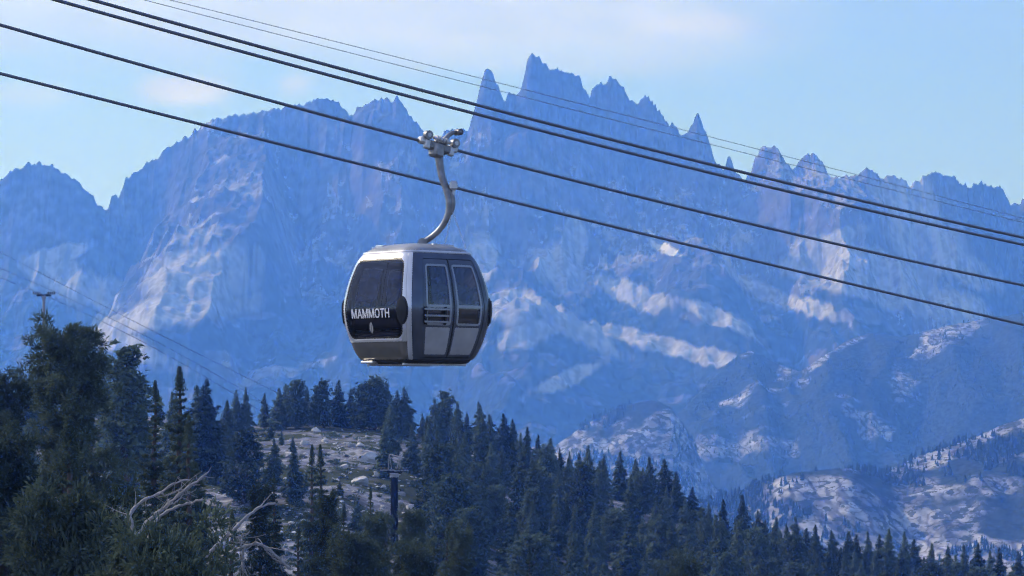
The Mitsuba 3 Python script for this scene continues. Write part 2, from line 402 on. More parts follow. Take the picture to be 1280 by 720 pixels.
def range_mesh():
    n1 = lambda v, s, k: meshkit.fbm(np.stack([v / s, v * 0, v * 0], -1), 3, k) - 0.5
    P = crest_of(SKY, lambda px: 6900 + 420 * n1(px, 210.0, 3) + 60 * n1(px, 40.0, 8))
    P = P[np.argsort(P[:, 0])]
    x = np.r_[np.linspace(-3200, -1330, 60)[:-1], np.arange(-1330, 1330, 2.7), np.linspace(1330, 3200, 60)]
    C, yc = np.interp(x, P[:, 0], P[:, 2]), np.interp(x, P[:, 0], P[:, 1])
    far = np.clip((np.abs(x) - 1900) / 1300, 0, 1)
    C = C - 300 * far
    rough = (meshkit.fbm(np.stack([x / 9.0, x * 0, x * 0], -1), 3, 21) - 0.5)
    C = C + 9 * rough + 13 * (ridge1(np.stack([x, x * 0, x * 0], -1), 19.0, 23, 2) - 0.55) + 7 * (meshkit.noise(np.stack([x / 5.5, x * 0, x * 0], -1), 29) - 0.5)
    fine = np.arange(-1330, 1330, 2.7)
    xs = np.linspace(-3200, 3200, 4000)
    Cs = np.interp(x, xs, gaussian_filter1d(np.interp(xs, x, C), 45))
    Cs2 = np.interp(x, xs, gaussian_filter1d(np.interp(xs, x, C), 140))
    e = C - Cs
    ycs = np.interp(x, xs, gaussian_filter1d(np.interp(xs, x, yc), 12))
    y = np.r_[np.linspace(4400, 6350, 190)[:-1], np.arange(6350, 7130, 4.2), np.linspace(7130, 8500, 50)]
    X, Y = np.meshgrid(x, y)
    q = np.stack([X, Y, 0 * X], -1)
    warp = meshkit.fbm(q / 240.0, 3, 31) - 0.5
    d = ycs[None] - Y
    d0 = d
    D = np.abs(d)
    knots = [0, 45, 110, 260, 430, 700, 1100, 1700, 2600, 4000]
    drops = [0, 85, 195, 395, 490, 600, 765, 950, 1085, 1100]
    bw = meshkit.fbm(np.stack([X / 330.0, Y / 900.0, 0 * X], -1), 3, 131) - 0.5
    dw = np.maximum(D + np.minimum(D / 120.0, 1) * (110 * warp + 340 * bw), 0)
    drop = np.interp(dw, knots, drops)
    scale = (Cs2[None] + 300) / 1080.0
    g = 1 / (1 + (D / 62.0) ** 2)
    gneg = 1 / (1 + (D / 40.0) ** 2)
    H = Cs[None] - drop * scale + np.where(e > 0, e, 0)[None] * g + np.where(e < 0, e, 0)[None] * gneg
    # buttresses and gullies down the front
    sp = ridge1(np.stack([X + 120 * warp, Y * 0.22, 0 * X], -1), 300.0, 41, 3)
    amp = np.clip((D - 12) / 190, 0, 1) * np.clip(1.25 - D / 2600, 0.25, 1)
    H = H + amp * 270 * (sp - 0.62)
    gul = ridge1(np.stack([X + 60 * warp, Y * 0.30, 0 * X], -1), 74.0, 51, 3)
    H = H + np.clip((D - 6) / 60, 0, 1) * np.clip(1.3 - D / 900, 0.12, 1) * 66 * (gul - 0.62)
    # the long spur on the left, steep to the right, with the scree bowl on its left
    for pts, hgt, wl, wr in (([(332, 6850), (318, 6450), (285, 6150), (225, 5800)], 260, 400, 120),
                             ([(560, 6750), (600, 6300), (640, 5900)], 60, 240, 130),
                             ([(905, 6700), (900, 6350), (940, 5900)], 70, 260, 140),
                             ([(1010, 6800), (1060, 6300), (1130, 5900)], 60, 200, 160)):
        L = np.array([[(a - 640) / F * b, b] for a, b in pts])
        xl = np.interp(Y, L[::-1, 1], L[::-1, 0])
        along = np.clip((Y - L[-1, 1] + 250) / 250, 0, 1) * np.clip((L[0, 1] + 60 - Y) / 260, 0, 1)
        u = X - xl + 70 * warp
        H = H + hgt * along * np.where(u < 0, np.clip(1 + u / wl, 0, 1), np.clip(1 - u / wr, 0, 1))
    cap = Cs[None] + np.where(e > 0, e, 0)[None] * g + np.where(e < 0, e, 0)[None] * gneg - 0.45 * D
    H = np.minimum(H, cap)
    # rock texture
    steep = np.clip(1.4 - D / 900, 0.25, 1) * np.clip((D + 8) / 40, 0.15, 1)
    q3 = np.stack([X, Y, H], -1)
    qs = np.stack([X + 30 * warp, Y * 0.45, 0 * X], -1)
    H = H + steep * (34 * (ridge1(qs, 46.0, 61, 3) - 0.6) + 7 * (ridge1(qs, 15.0, 71, 2) - 0.6))
    H = H + np.clip((D - 200) / 400, 0, 1) * (100 * (ridge1(np.stack([X, Y * 0.6, 0 * X], -1), 190.0, 91, 4) - 0.6) + 22 * (meshkit.fbm(q / 36.0, 3, 95) - 0.5))
    H = np.maximum(H, -330 + 25 * meshkit.fbm(q / 300.0, 3, 81))
    return grid_mesh(X, Y, H)


structure('mountain_range', range_mesh(), 'mat_range', True, 'jagged blue mountain range with needle summits along the skyline')


# ------------------------------------------------------------------ foothills
def hill_mesh(profile, Y0, wander, front, back, x_step, y_step, seed, rough, depth_front, depth_back, floor=-400, spur=0.0, xpad=0):
    prof = np.array(profile, float)
    P = crest_of(prof, lambda px: Y0 + wander * (meshkit.fbm(np.stack([px / 170.0, px * 0, px * 0], -1), 3, seed) - 0.5))
    P = P[np.argsort(P[:, 0])]
    x = np.arange(P[0, 0] - xpad, P[-1, 0] + xpad, x_step)
    y = np.arange(Y0 - depth_front, Y0 + depth_back, y_step)
    X, Y = np.meshgrid(x, y)
    C, yc = np.interp(x, P[:, 0], P[:, 2])[None], np.interp(x, P[:, 0], P[:, 1])[None]
    q = np.stack([X, Y, 0 * X], -1)
    w = meshkit.fbm(q / 150.0, 4, seed + 1) - 0.5
    d = yc - Y
    f = np.interp(np.maximum(d + np.minimum(np.abs(d) / 80, 1) * 60 * w, 0), *front)
    b = np.maximum(-d, 0) * back
    H = C - np.where(d > 0, f, b)
    amp = np.clip(np.abs(d) / 150, 0.03, 1)
    H = H + amp * spur * (ridge1(np.stack([X + 80 * w, Y * 0.5, 0 * X], -1), 190.0, seed + 5, 3) - 0.6)
    H = H + rough * np.clip(np.abs(d) / 60, 0.12, 1) * (meshkit.fbm(q / 34.0, 4, seed + 9) - 0.5) * 2
    H = H + rough * 0.8 * np.clip(np.abs(d) / 40, 0.2, 1) * (ridge1(np.stack([X + 0.5 * Y, Y * 0.5, 0 * X], -1), 21.0, seed + 13, 2) - 0.6)
    H = np.maximum(H, floor)
    return grid_mesh(X, Y, H), (x, y, H)


ridge_m, ridge_g = hill_mesh([(560, 640), (700, 610), (800, 560), (860, 505), (900, 462), (925, 442), (940, 438), (955, 447), (1000, 464), (1030, 445), (1060, 425), (1090, 416), (1130, 420), (1180, 408), (1230, 398), (1290, 388), (1400, 370), (1560, 380), (1750, 430)],
                             5000, 500, ([0, 60, 200, 600, 1200], [0, 30, 110, 300, 420]), 0.5, 5.5, 9, 101, 9, 1150, 700, -330, 130)
structure('forested_ridge', ridge_m, 'mat_woodland', True, 'dark forested ridge with pale rock edges in front of the range')
dome_m, dome_g = hill_mesh([(600, 640), (660, 590), (695, 556), (720, 538), (745, 522), (775, 508), (800, 500), (820, 499), (838, 508), (855, 530), (872, 565), (890, 605), (930, 640), (1000, 680)],
                           4200, 200, ([0, 40, 120, 300, 800], [0, 22, 90, 190, 330]), 0.6, 4.5, 7, 141, 7, 700, 500, -330, 30)
structure('granite_dome', dome_m, 'mat_dome', True, 'pale granite dome rising behind the wooded slope')
near_m, near_g = hill_mesh([(700, 690), (800, 655), (880, 625), (930, 612), (960, 600), (1000, 590), (1050, 585), (1090, 588), (1110, 590), (1140, 572), (1180, 560), (1220, 545), (1250, 532), (1285, 520), (1350, 500), (1450, 470), (1560, 450), (1700, 460), (1850, 520)],
                           2900, 260, ([0, 50, 180, 420, 900], [0, 18, 70, 130, 220]), 0.5, 3.6, 5.5, 181, 7, 850, 420, -330, 55)
structure('granite_hillside', near_m, 'mat_granite', True, 'granite hillside with slabs and scattered trees at lower right')
xv, yv = np.linspace(-3400, 3400, 90), np.linspace(-600, 8550, 120)
XV, YV = np.meshgrid(xv, yv)
structure('valley_ground', grid_mesh(XV, YV, -345 + 30 * (meshkit.fbm(np.stack([XV / 400, YV / 400, 0 * XV], -1), 3, 7) - 0.5) - 20 * np.clip((2500 - YV) / 2500, 0, 1)), 'mat_woodland', True)

# ------------------------------------------------------------------ the wooded hill nearby
CREST = np.array([(-420, 500), (-200, 505), (0, 512), (150, 515), (250, 528), (300, 535), (400, 528), (480, 532), (540, 548), (600, 562), (700, 606), (760, 618), (830, 634), (900, 682), (1000, 706), (1100, 722), (1200, 740), (1300, 752), (1450, 775), (1700, 800)], float)
CREST_Y = 620.0
_cp = at(CREST[:, 0], CREST[:, 1], CREST_Y)


def hill_z(x, y):
    x, y = np.asarray(x, float), np.asarray(y, float)
    zc = np.interp(x, _cp[:, 0], _cp[:, 2])
    yc = CREST_Y + 26 * (meshkit.fbm(np.stack([x / 60, 0 * x, 0 * x], -1), 3, 201) - 0.5)
    d = yc - y
    z = zc - np.where(d > 0, 0.085 * np.sqrt(d * d + 900) - 2.55, 0.35 * (np.sqrt(d * d + 400) - 20))
    q = np.stack([x, y, 0 * x], -1)
    amp = np.clip(np.abs(d) / 60, 0.25, 1)
    z = z + amp * (5.0 * (meshkit.fbm(q / 42.0, 3, 211) - 0.5) + 1.4 * (meshkit.fbm(q / 9.0, 3, 221) - 0.5))
    bump = 25.0 * np.exp(-(((x + 22) / 34.0) ** 2 + ((y - 165) / 75.0) ** 2) * 0.9) + 9 * np.exp(-(((x - 8) / 40.0) ** 2 + ((y - 215) / 40.0) ** 2))
    z = z + bump
    return np.maximum(z, -330.0)


hx = np.r_[np.linspace(-900, -170, 40)[:-1], np.arange(-170, 190, 1.6), np.linspace(190, 900, 40)]
hy = np.r_[np.linspace(-560, 90, 50)[:-1], np.arange(90, 690, 1.8), np.linspace(690, 1900, 60)]
HX, HY = np.meshgrid(hx, hy)
structure('hill_slope', grid_mesh(HX, HY, hill_z(HX, HY)), 'mat_hill', True, 'stony open slope under the conifers')


def ground_hit(px, py, y0=95.0, y1=640.0):
    ys = np.arange(y0, y1, 1.0)
    P = at(np.full_like(ys, px), np.full_like(ys, py), ys)
    below = P[:, 2] <= hill_z(P[:, 0], P[:, 1])
    i = np.argmax(below) if below.any() else len(ys) - 1
    p = P[i]
    return np.array([p[0], p[1], float(hill_z(p[0], p[1]))])


# ------------------------------------------------------------------ conifers
def sprays(rng, c, dirs, length, width, k=1.0, bend=0.25):
    """Small bent needle sprays: centres c, directions dirs; two triangles each, as one mesh (v, f)."""
    n = len(c)
    side = np.cross(dirs, np.array([0, 0, 1.0]) + 0.55 * rng.normal(size=(n, 3)))
    side /= np.linalg.norm(side, axis=1, keepdims=True) + 1e-9
    up = np.cross(side, dirs)
    L, W = (length * k * rng.uniform(0.6, 1.35, n))[:, None], (width * k * rng.uniform(0.6, 1.4, n))[:, None]
    a = c - dirs * L * 0.45
    b = c + side * W * 0.5 + up * L * bend * 0.3
    e = c - side * W * 0.5 + up * L * bend * 0.3
    t = c + dirs * L * 0.55 - np.array([0, 0, 1.0]) * L * 0.12
    v = np.stack([a, b, e, t], 1).reshape(-1, 3)
    i = np.arange(n) * 4
    f = np.vstack([np.stack([i, i + 1, i + 2], 1), np.stack([i + 1, i + 3, i + 2], 1)])
    return v, f


def conifer(seed, height, radius, style, n_spray, s_len, s_wid):
    """Trunk and crown of a conifer standing at the origin. style 'spire' (hemlock, fir) or 'pine' (rounder, tufted)."""
    rng = np.random.default_rng(seed)
    hs = np.linspace(0, 1, 9)
    sway = np.cumsum(rng.normal(0, 0.012 * height, (9, 2)), axis=0) * (0.4 if style == 'spire' else 1)
    sway -= sway[0]
    axis = lambda t: np.stack([np.interp(t, hs, sway[:, 0]), np.interp(t, hs, sway[:, 1]), np.asarray(t) * height], -1)
    r0 = 0.018 * height + 0.03
    trunk = [tube(axis(hs), r0 * (1 - hs) ** 0.8 + 0.02, 8)]
    C, D = [], []
    lo = 0.06 if style == 'spire' else 0.10
    t = lo
    lobes = rng.uniform(0, 2 * np.pi, 3)
    while t < 0.985:
        if style == 'spire':
            prof = radius * ((1 - t) ** 0.86) * (0.82 + 0.18 * math.sin(t * 31 + seed)) * min(1, 0.55 + (t - lo) * 4)
            nb, pitch0 = rng.integers(5, 8), -0.42 + 0.75 * t
        else:
            prof = radius * ((max(0.0, 1 - abs((t - 0.42) / 0.60) ** 2.4)) ** 0.6 if n_spray < 20000 else max(0.0, 1 - abs((t - 0.42) / 0.585) ** 6) ** 0.5) * rng.uniform(0.7, 1.12)
            nb, pitch0 = rng.integers(4, 7), -0.15 + 0.95 * t
        a0 = rng.uniform(0, 2 * np.pi)
        for b in range(nb):
            a = a0 + b * 2 * np.pi / nb + rng.normal(0, 0.25)
            L = prof * (rng.uniform(0.55, 1.25) if style == 'spire' else rng.uniform(0.62, 1.15)) * (1 + 0.22 * math.cos(a - lobes[0]) * math.sin(5 * t + lobes[1]))
            if rng.random() < (0.08 if style == 'spire' else 0.14):
                continue
            pitch = pitch0 + rng.normal(0, 0.12)
            k = np.linspace(0, 1, 5)
            droop = -0.18 if style == 'spire' else 0.10
            base = axis(np.array([t]))[0]
            hor = np.array([math.cos(a), math.sin(a), 0])
            pts = base + hor * (k * L * math.cos(pitch))[:, None] + np.array([0, 0, 1.0]) * (L * (math.sin(pitch) * k + droop * k * k + (0.16 if style == 'spire' else 0.0) * k ** 3))[:, None]
            trunk.append(tube(pts[[0, 2, 4]], np.array([0.28, 0.18, 0.06]) * r0 * (1.05 - t), 4, caps=False))
            m = max(3, int(n_spray * L / (radius * 95.0)))
            if style == 'spire':
                kk = rng.beta(1.5, 1.0, m)
                p = np.stack([np.interp(kk, k, pts[:, i]) for i in range(3)], -1)
                lat = np.cross(hor, [0, 0, 1.0])
                off = rng.normal(0, 1, m) * L * 0.20 * (1.05 - 0.55 * kk)
                p = p + lat * off[:, None] + np.array([0, 0, 1.0]) * (rng.normal(-0.05, 0.06, m) * L - 0.25 * np.abs(off))[:, None]
                dd = hor + lat * np.sign(off)[:, None] * 0.7 + rng.normal(0, 0.4, (m, 3)) + [0, 0, -0.35]
            else:
                nt = max(3, int(3 + L * 2.6))
                kt = rng.uniform(0.35, 1.05, nt)
                cen = np.stack([np.interp(kt, k, pts[:, i]) for i in range(3)], -1) + rng.normal(0, 0.12 * L, (nt, 3))
                w = rng.integers(0, nt, m)
                rad = 0.12 * L + 0.14
                o = rng.normal(0, 1, (m, 3)) * [1, 1, 0.75]
                o /= np.linalg.norm(o, axis=1, keepdims=True)
                p = cen[w] + o * rad * rng.uniform(0.15, 1.0, m)[:, None]
                dd = o + 0.45 * hor + [0, 0, 0.35] + rng.normal(0, 0.25, (m, 3))
            C.append(p)
            D.append(dd)
        t += (0.030 if style == 'spire' else 0.042) * rng.uniform(0.7, 1.3) * (1.15 - 0.5 * t)
    # the leader at the top
    m = max(10, n_spray // 60)
    tt = rng.uniform(0.93, 1.0, m)
    C.append(axis(tt) + rng.normal(0, 1, (m, 3)) * [1, 1, 0.2] * (0.03 + (1 - tt)[:, None] * (2.2 if style == 'pine' else 0.9) * radius * 0.6))
    D.append(rng.normal(0, 0.5, (m, 3)) + [0, 0, 0.7])
    C, D = np.vstack(C), np.vstack(D)
    D /= np.linalg.norm(D, axis=1, keepdims=True)
    v, f = sprays(rng, C, D, s_len, s_wid, np.clip(1.15 - 0.75 * (C[:, 2] / height) ** 2, 0.35, 1.1) if style == 'spire' else np.clip(1.1 - 0.3 * C[:, 2] / height, 0.6, 1.1))
    return trimesh.util.concatenate(trunk), trimesh.Trimesh(v, f, process=False)


KINDS = {}


def tree_kind(name, leaf, *a):
    tr, cr = conifer(*a)
    scene['group_' + name] = {'type': 'shapegroup', 'trunk': mikit.ply(tr, 'bark', smooth=True), 'crown': mikit.ply(cr, leaf)}
    KINDS[name] = a[1]


for i in range(7):       # unit trees of 10 m for the hill
    tree_kind(f'fir_{"abcdefg"[i]}', 'leaf_far', 300 + i, 10.0, [2.2, 2.6, 2.4, 3.0, 1.9, 2.6, 3.2][i], 'spire', 5200, 0.72, 0.28)
for i in range(3):
    tree_kind(f'broad_{"abc"[i]}', 'leaf_far', 320 + i, 10.0, [2.3, 2.6, 2.1][i], 'pine', 4200, 0.70, 0.32)
for i in range(3):
    tree_kind(f'near_pine_{"abc"[i]}', 'leaf_near', 340 + i, 14.0, [2.1, 1.75, 2.1][i], 'pine', 80000, 0.27, 0.062)
for i in range(3):
    tree_kind(f'near_fir_{"abc"[i]}', 'leaf_near', 350 + i, 14.0, [2.5, 2.1, 2.8][i], 'spire', 76000, 0.27, 0.062)

TREES = []               # (px, py of top, key) of every placed tree


def plant(kind, name, p, h, wide, rng, label, group):
    k = thing(name, label, 'tree', group)
    s = h / KINDS[kind]
    scene[k] = {'type': 'instance', 'ref': {'type': 'ref', 'id': 'group_' + kind},
                'to_world': T().translate([float(v) for v in p]).rotate([0, 0, 1], float(rng.uniform(0, 360))).scale([s * wide, s * wide, s])}
    return k


def plant_top(kind, name, px, py, Y, wide, rng, label, group=None, hmin=6.0, hmax=20.0):
    """A tree whose top shows at (px, py), rooted in the ground below it."""
    t = at(px, py, Y)
    z = float(hill_z(t[0], t[1])) - 0.2
    h = float(np.clip(t[2] - z, hmin, hmax))
    z = t[2] - h if t[2] - z > hmax or t[2] - z < hmin else z
    return plant(kind, name, (t[0], t[1], z), h, wide * (h / KINDS[kind]) ** -0.0, rng, label, group)


ORD = ['first', 'second', 'third', 'fourth', 'fifth', 'sixth', 'seventh', 'eighth', 'ninth', 'tenth', 'eleventh', 'twelfth', 'thirteenth', 'fourteenth', 'fifteenth', 'sixteenth', 'seventeenth', 'eighteenth', 'nineteenth', 'twentieth']


def ordinal(i):
    if i < 20:
        return ORD[i]
    tens = {2: 'twenty', 3: 'thirty', 4: 'forty', 5: 'fifty', 6: 'sixty', 7: 'seventy', 8: 'eighty', 9: 'ninety'}[(i + 1) // 10]
    return tens.replace('ty', 'tieth') if (i + 1) % 10 == 0 else f'{tens}-{ORD[(i + 1) % 10 - 1]}'


rng = np.random.default_rng(77)
# near trees at the left and along the bottom edge
NEAR = [
    ('near_pine_a', 'pine_tree', 97, 424, 150, 0.92, 'broad rounded pine rising highest above the others at the left edge'),
    ('near_pine_b', 'pine_tree', 14, 478, 172, 1.0, 'dark pine cut by the left edge of the photo'),
    ('near_fir_a', 'pine_tree', 76, 522, 112, 1.0, 'pale green upright pine standing in front of the broad rounded pine'),
    ('near_pine_c', 'pine_tree', 30, 560, 128, 0.9, 'dark bushy pine at the left edge, below the broad rounded pine'),
    ('near_fir_c', 'pine_tree', 222, 458, 165, 0.95, 'dark pointed conifer behind the upper bleached dead branches'),
    ('near_fir_b', 'pine_tree', 192, 476, 172, 0.9, 'slim dark conifer crowded against the left of the pointed conifer'),
    ('near_fir_b', 'pine_tree', 236, 520, 150, 0.9, 'dark conifer with a ragged top just above the bleached dead branches'),
    ('near_fir_a', 'pine_tree', 162, 622, 106, 0.8, 'young green conifer at the left foot of the bleached dead branches'),
    ('near_pine_b', 'pine_tree', 112, 650, 104, 0.7, 'low bushy pine at the bottom edge left of the bleached dead branches'),
    ('near_pine_c', 'pine_tree', 40, 650, 96, 0.8, 'low bushy pine in the bottom left corner'),
    ('near_fir_b', 'pine_tree', 389, 556, 255, 0.8, 'left one of two slim dark twin spires before the boulder field'),
    ('near_fir_a', 'pine_tree', 404, 556, 258, 0.8, 'right one of two slim dark twin spires before the boulder field'),
    ('near_fir_b', 'pine_tree', 345, 590, 205, 0.9, 'dark conifer left of the twin spires with a dead limb before it'),
    ('near_pine_a', 'pine_tree', 322, 612, 190, 0.75, 'green bushy pine above the lower bleached dead branch'),
    ('near_pine_b', 'pine_tree', 400, 622, 190, 0.75, 'green bushy pine below the slim twin spires'),
    ('near_fir_c', 'pine_tree', 432, 630, 185, 0.8, 'green conifer between the twin spires and the dark tower pole'),
    ('near_fir_b', 'pine_tree', 462, 606, 235, 0.65, 'very slim dark conifer just left of the dark tower pole'),
    ('near_pine_c', 'pine_tree', 478, 652, 182, 0.7, 'green bushy pine at the foot of the dark tower pole'),
    ('near_pine_a', 'pine_tree', 522, 645, 195, 0.7, 'green bushy pine just right of the dark tower pole'),
    ('near_fir_a', 'pine_tree', 556, 655, 190, 0.8, 'green conifer at the bottom edge, second right of the tower pole'),
    ('near_pine_b', 'pine_tree', 590, 668, 185, 0.7, 'green bushy pine at the bottom edge below the gondola cabin'),
    ('near_fir_c', 'pine_tree', 660, 682, 230, 0.7, 'small yellowish green conifer tip alone at the bottom edge of the middle slope'),
    ('near_pine_a', 'pine_tree', 176, 708, 84, 0.7, 'low bushy pine at the bottom edge under the upper bleached branches'),
    ('near_pine_b', 'pine_tree', 228, 712, 82, 0.7, 'low bushy pine at the bottom edge between the two bleached dead branches'),
    ('near_fir_a', 'pine_tree', 285, 640, 150, 1.0, 'dark conifer just behind the lower bleached dead branch'),
    ('near_fir_b', 'pine_tree', 372, 655, 170, 0.9, 'green conifer at the bottom edge under the slim twin spires'),
    ('near_fir_a', 'pine_tree', 500, 668, 170, 0.9, 'green conifer at the bottom edge right before the tower pole'),
    ('near_pine_c', 'pine_tree', 540, 690, 168, 1.0, 'low bushy pine at the bottom edge, right of the tower pole'),
    ('near_pine_a', 'pine_tree', 448, 676, 165, 1.0, 'low bushy pine at the bottom edge, left of the tower pole'),
    ('near_pine_c', 'pine_tree', 862, 704, 250, 0.6, 'small green conifer tip alone at the bottom edge right of the middle'),
]
for kind, name, px, py, Y, wide, lab in NEAR:
    plant_top(kind, name, px, py, Y, wide, rng, lab, 'pines in the foreground', 7.0, 27.0)

# trees along the crest of the hill, left to right, as the photo shows their tops
CRESTTREES = [(160, 437, 330), (176, 470, 420), (248, 482, 480), (262, 474, 470), (283, 500, 560), (295, 487, 600), (308, 484, 600), (331, 491, 610), (347, 485, 600), (358, 480, 610), (370, 477, 600), (384, 484, 615),
              (397, 482, 610), (405, 477, 600), (423, 475, 605), (438, 486, 612), (452, 482, 600), (462, 475, 612), (468, 473, 600), (484, 479, 605), (497, 488, 612), (506, 484, 600), (528, 517, 605), (545, 499, 600), (556, 491, 606), (571, 502, 600),
              (584, 516, 612), (599, 502, 600), (612, 517, 610), (627, 517, 602), (639, 524, 610), (659, 533, 600), (672, 543, 612), (688, 547, 604), (700, 560, 612), (712, 564, 602), (724, 566, 612), (737, 556, 600), (754, 568, 612), (775, 564, 600), (793, 574, 612),
              (812, 571, 600), (830, 574, 604), (846, 590, 612), (865, 609, 602), (886, 628, 612), (905, 624, 602), (927, 618, 600), (945, 638, 608), (957, 650, 612), (970, 646, 602), (983, 655, 612), (995, 646, 602), (1008, 660, 612), (1020, 656, 602), (1040, 664, 604),
              (1060, 664, 602), (1072, 668, 612), (1085, 664, 602), (1098, 668, 612), (1110, 661, 602), (1130, 664, 604), (1142, 674, 610), (1165, 679, 602), (1185, 684, 606), (1205, 681, 602), (1225, 679, 604), (1238, 688, 612), (1250, 684, 602), (1270, 689, 604), (1292, 688, 604)]
ALLK = [k for k in KINDS if k.startswith('fir')]
BRD = [k for k in KINDS if k.startswith('broad')]
placed = []
for i, (px, py, Y) in enumerate(CRESTTREES):
    kind = (BRD if px in (160, 468, 452, 405, 370, 556) else ALLK)[int(rng.integers(0, 3 if px in (160, 468, 452, 405, 370, 556) else 7))]
    look = ('broad' if kind in BRD else 'slim' if kind in ('fir_a', 'fir_e') else 'full' if kind in ('fir_d', 'fir_g') else 'pointed')
    k = plant_top(kind, 'conifer_tree', px, py, Y, rng.uniform(1.1, 1.5), rng, f'{look} conifer on the ridge crest, {ordinal(i)} treetop from the left along the skyline', 'conifers along the ridge crest', 7.0, 15.0)
    t = at(px, py, Y)
    placed.append((t[0], t[1]))

for px, py, Y, lab in [(338, 528, 575, 'dark conifer among the rocks under the crest, leftmost in the open slope'), (352, 536, 560, 'dark conifer among the rocks, second from the left in the open slope'),
                       (367, 545, 545, 'dark conifer among the rocks, third from the left in the open slope'), (312, 538, 560, 'small conifer beside the pale boulder in the crest gap'), (500, 543, 575, 'conifer close behind the head of the dark tower'),
                       (514, 548, 570, 'conifer just right of the head of the dark tower'), (530, 556, 560, 'conifer second right of the head of the dark tower'), (484, 560, 590, 'conifer just left of the head of the dark tower'),
                       (383, 592, 470, 'small conifer below the flat pale rocks of the open slope'), (424, 600, 465, 'small conifer in front of the broad sunlit granite block'), (446, 622, 440, 'small conifer left of the tower pole before the granite block'),
                       (300, 560, 520, 'small conifer between the two small bright boulders at the left of the open slope'), (272, 530, 560, 'conifer at the left edge of the open slope'), (258, 545, 530, 'conifer second at the left edge of the open slope')]:
    plant_top(ALLK[int(rng.integers(0, 7))], 'conifer_tree', px, py, Y, 1.1, rng, lab, 'conifers on the open stony slope', 4.5, 12.0)
# trees down the slope: rows in front of the crest
CLEAR = [(290, 478, 532, 612), (500, 535, 612, 640), (395, 480, 600, 660), (540, 640, 545, 566)]   # open stony ground (pixels of the foot)
cand = []
g2 = np.random.default_rng(5)
for _ in range(9000):
    y = g2.uniform(395, 606)
    x = g2.uniform(-0.17, 0.19) * y
    cand.append((x, y))
cand = np.array(cand)
cz = hill_z(cand[:, 0], cand[:, 1])
cpx, cpy = pix(np.stack([cand[:, 0], cand[:, 1], cz], -1))
field = []
for (x, y), z, px, py in zip(cand, cz, cpx, cpy):
    if not (-20 < px < 1310 and py < 800):
        continue
    if px < 470 and py > 640:
        continue
    if any(a < px < b and c < py < d for a, b, c, d in CLEAR):
        continue
    if px < 300 and g2.random() < 0.5:
        continue
    r = 5.6 if px > 520 else 7.5
    if any((x - a) ** 2 + ((y - b) * 0.55) ** 2 < r * r for a, b in placed):
        continue
    h = g2.uniform(7.5, 13.5)
    top = pix(np.array([x, y, z + h]))[1]
    if top < np.interp(px, [c[0] for c in CRESTTREES], [c[1] for c in CRESTTREES]) + 9:
        h = h * 0.72
        top = pix(np.array([x, y, z + h]))[1]
        if top < np.interp(px, [c[0] for c in CRESTTREES], [c[1] for c in CRESTTREES]) + 5:
            continue
    # keep the open ground in view
    if top > 735 or (290 < px < 480 and top < 540 and py > 545) or (470 < px < 540 and py > 600 and top < 640):
        continue
    placed.append((x, y))
    field.append((x, y, z, h, px, py, top))
    if len(field) >= 208:
        break
field.sort(key=lambda r: r[5])
rows = [field[i:i + 19] for i in range(0, len(field), 19)]
for ri, row in enumerate(rows):
    row.sort(key=lambda r: r[4])
    for ci, (x, y, z, h, px, py, top) in enumerate(row):
        kind = ALLK[int(g2.integers(0, 7))] if g2.random() < 0.85 else BRD[int(g2.integers(0, 3))]
        look = ('broad' if kind in BRD else 'slim' if kind in ('fir_a', 'fir_e') else 'full' if kind in ('fir_d', 'fir_g') else 'pointed')
        plant(kind, 'conifer_tree', (x, y, z - 0.2), h, g2.uniform(0.95, 1.35), g2, f'{look} blue-green conifer, {ordinal(ci)} from the left in the {ordinal(ri)} tree row below the crest', 'conifers on the wooded slope')
print('slope trees', len(field), 'crest', len(CRESTTREES))


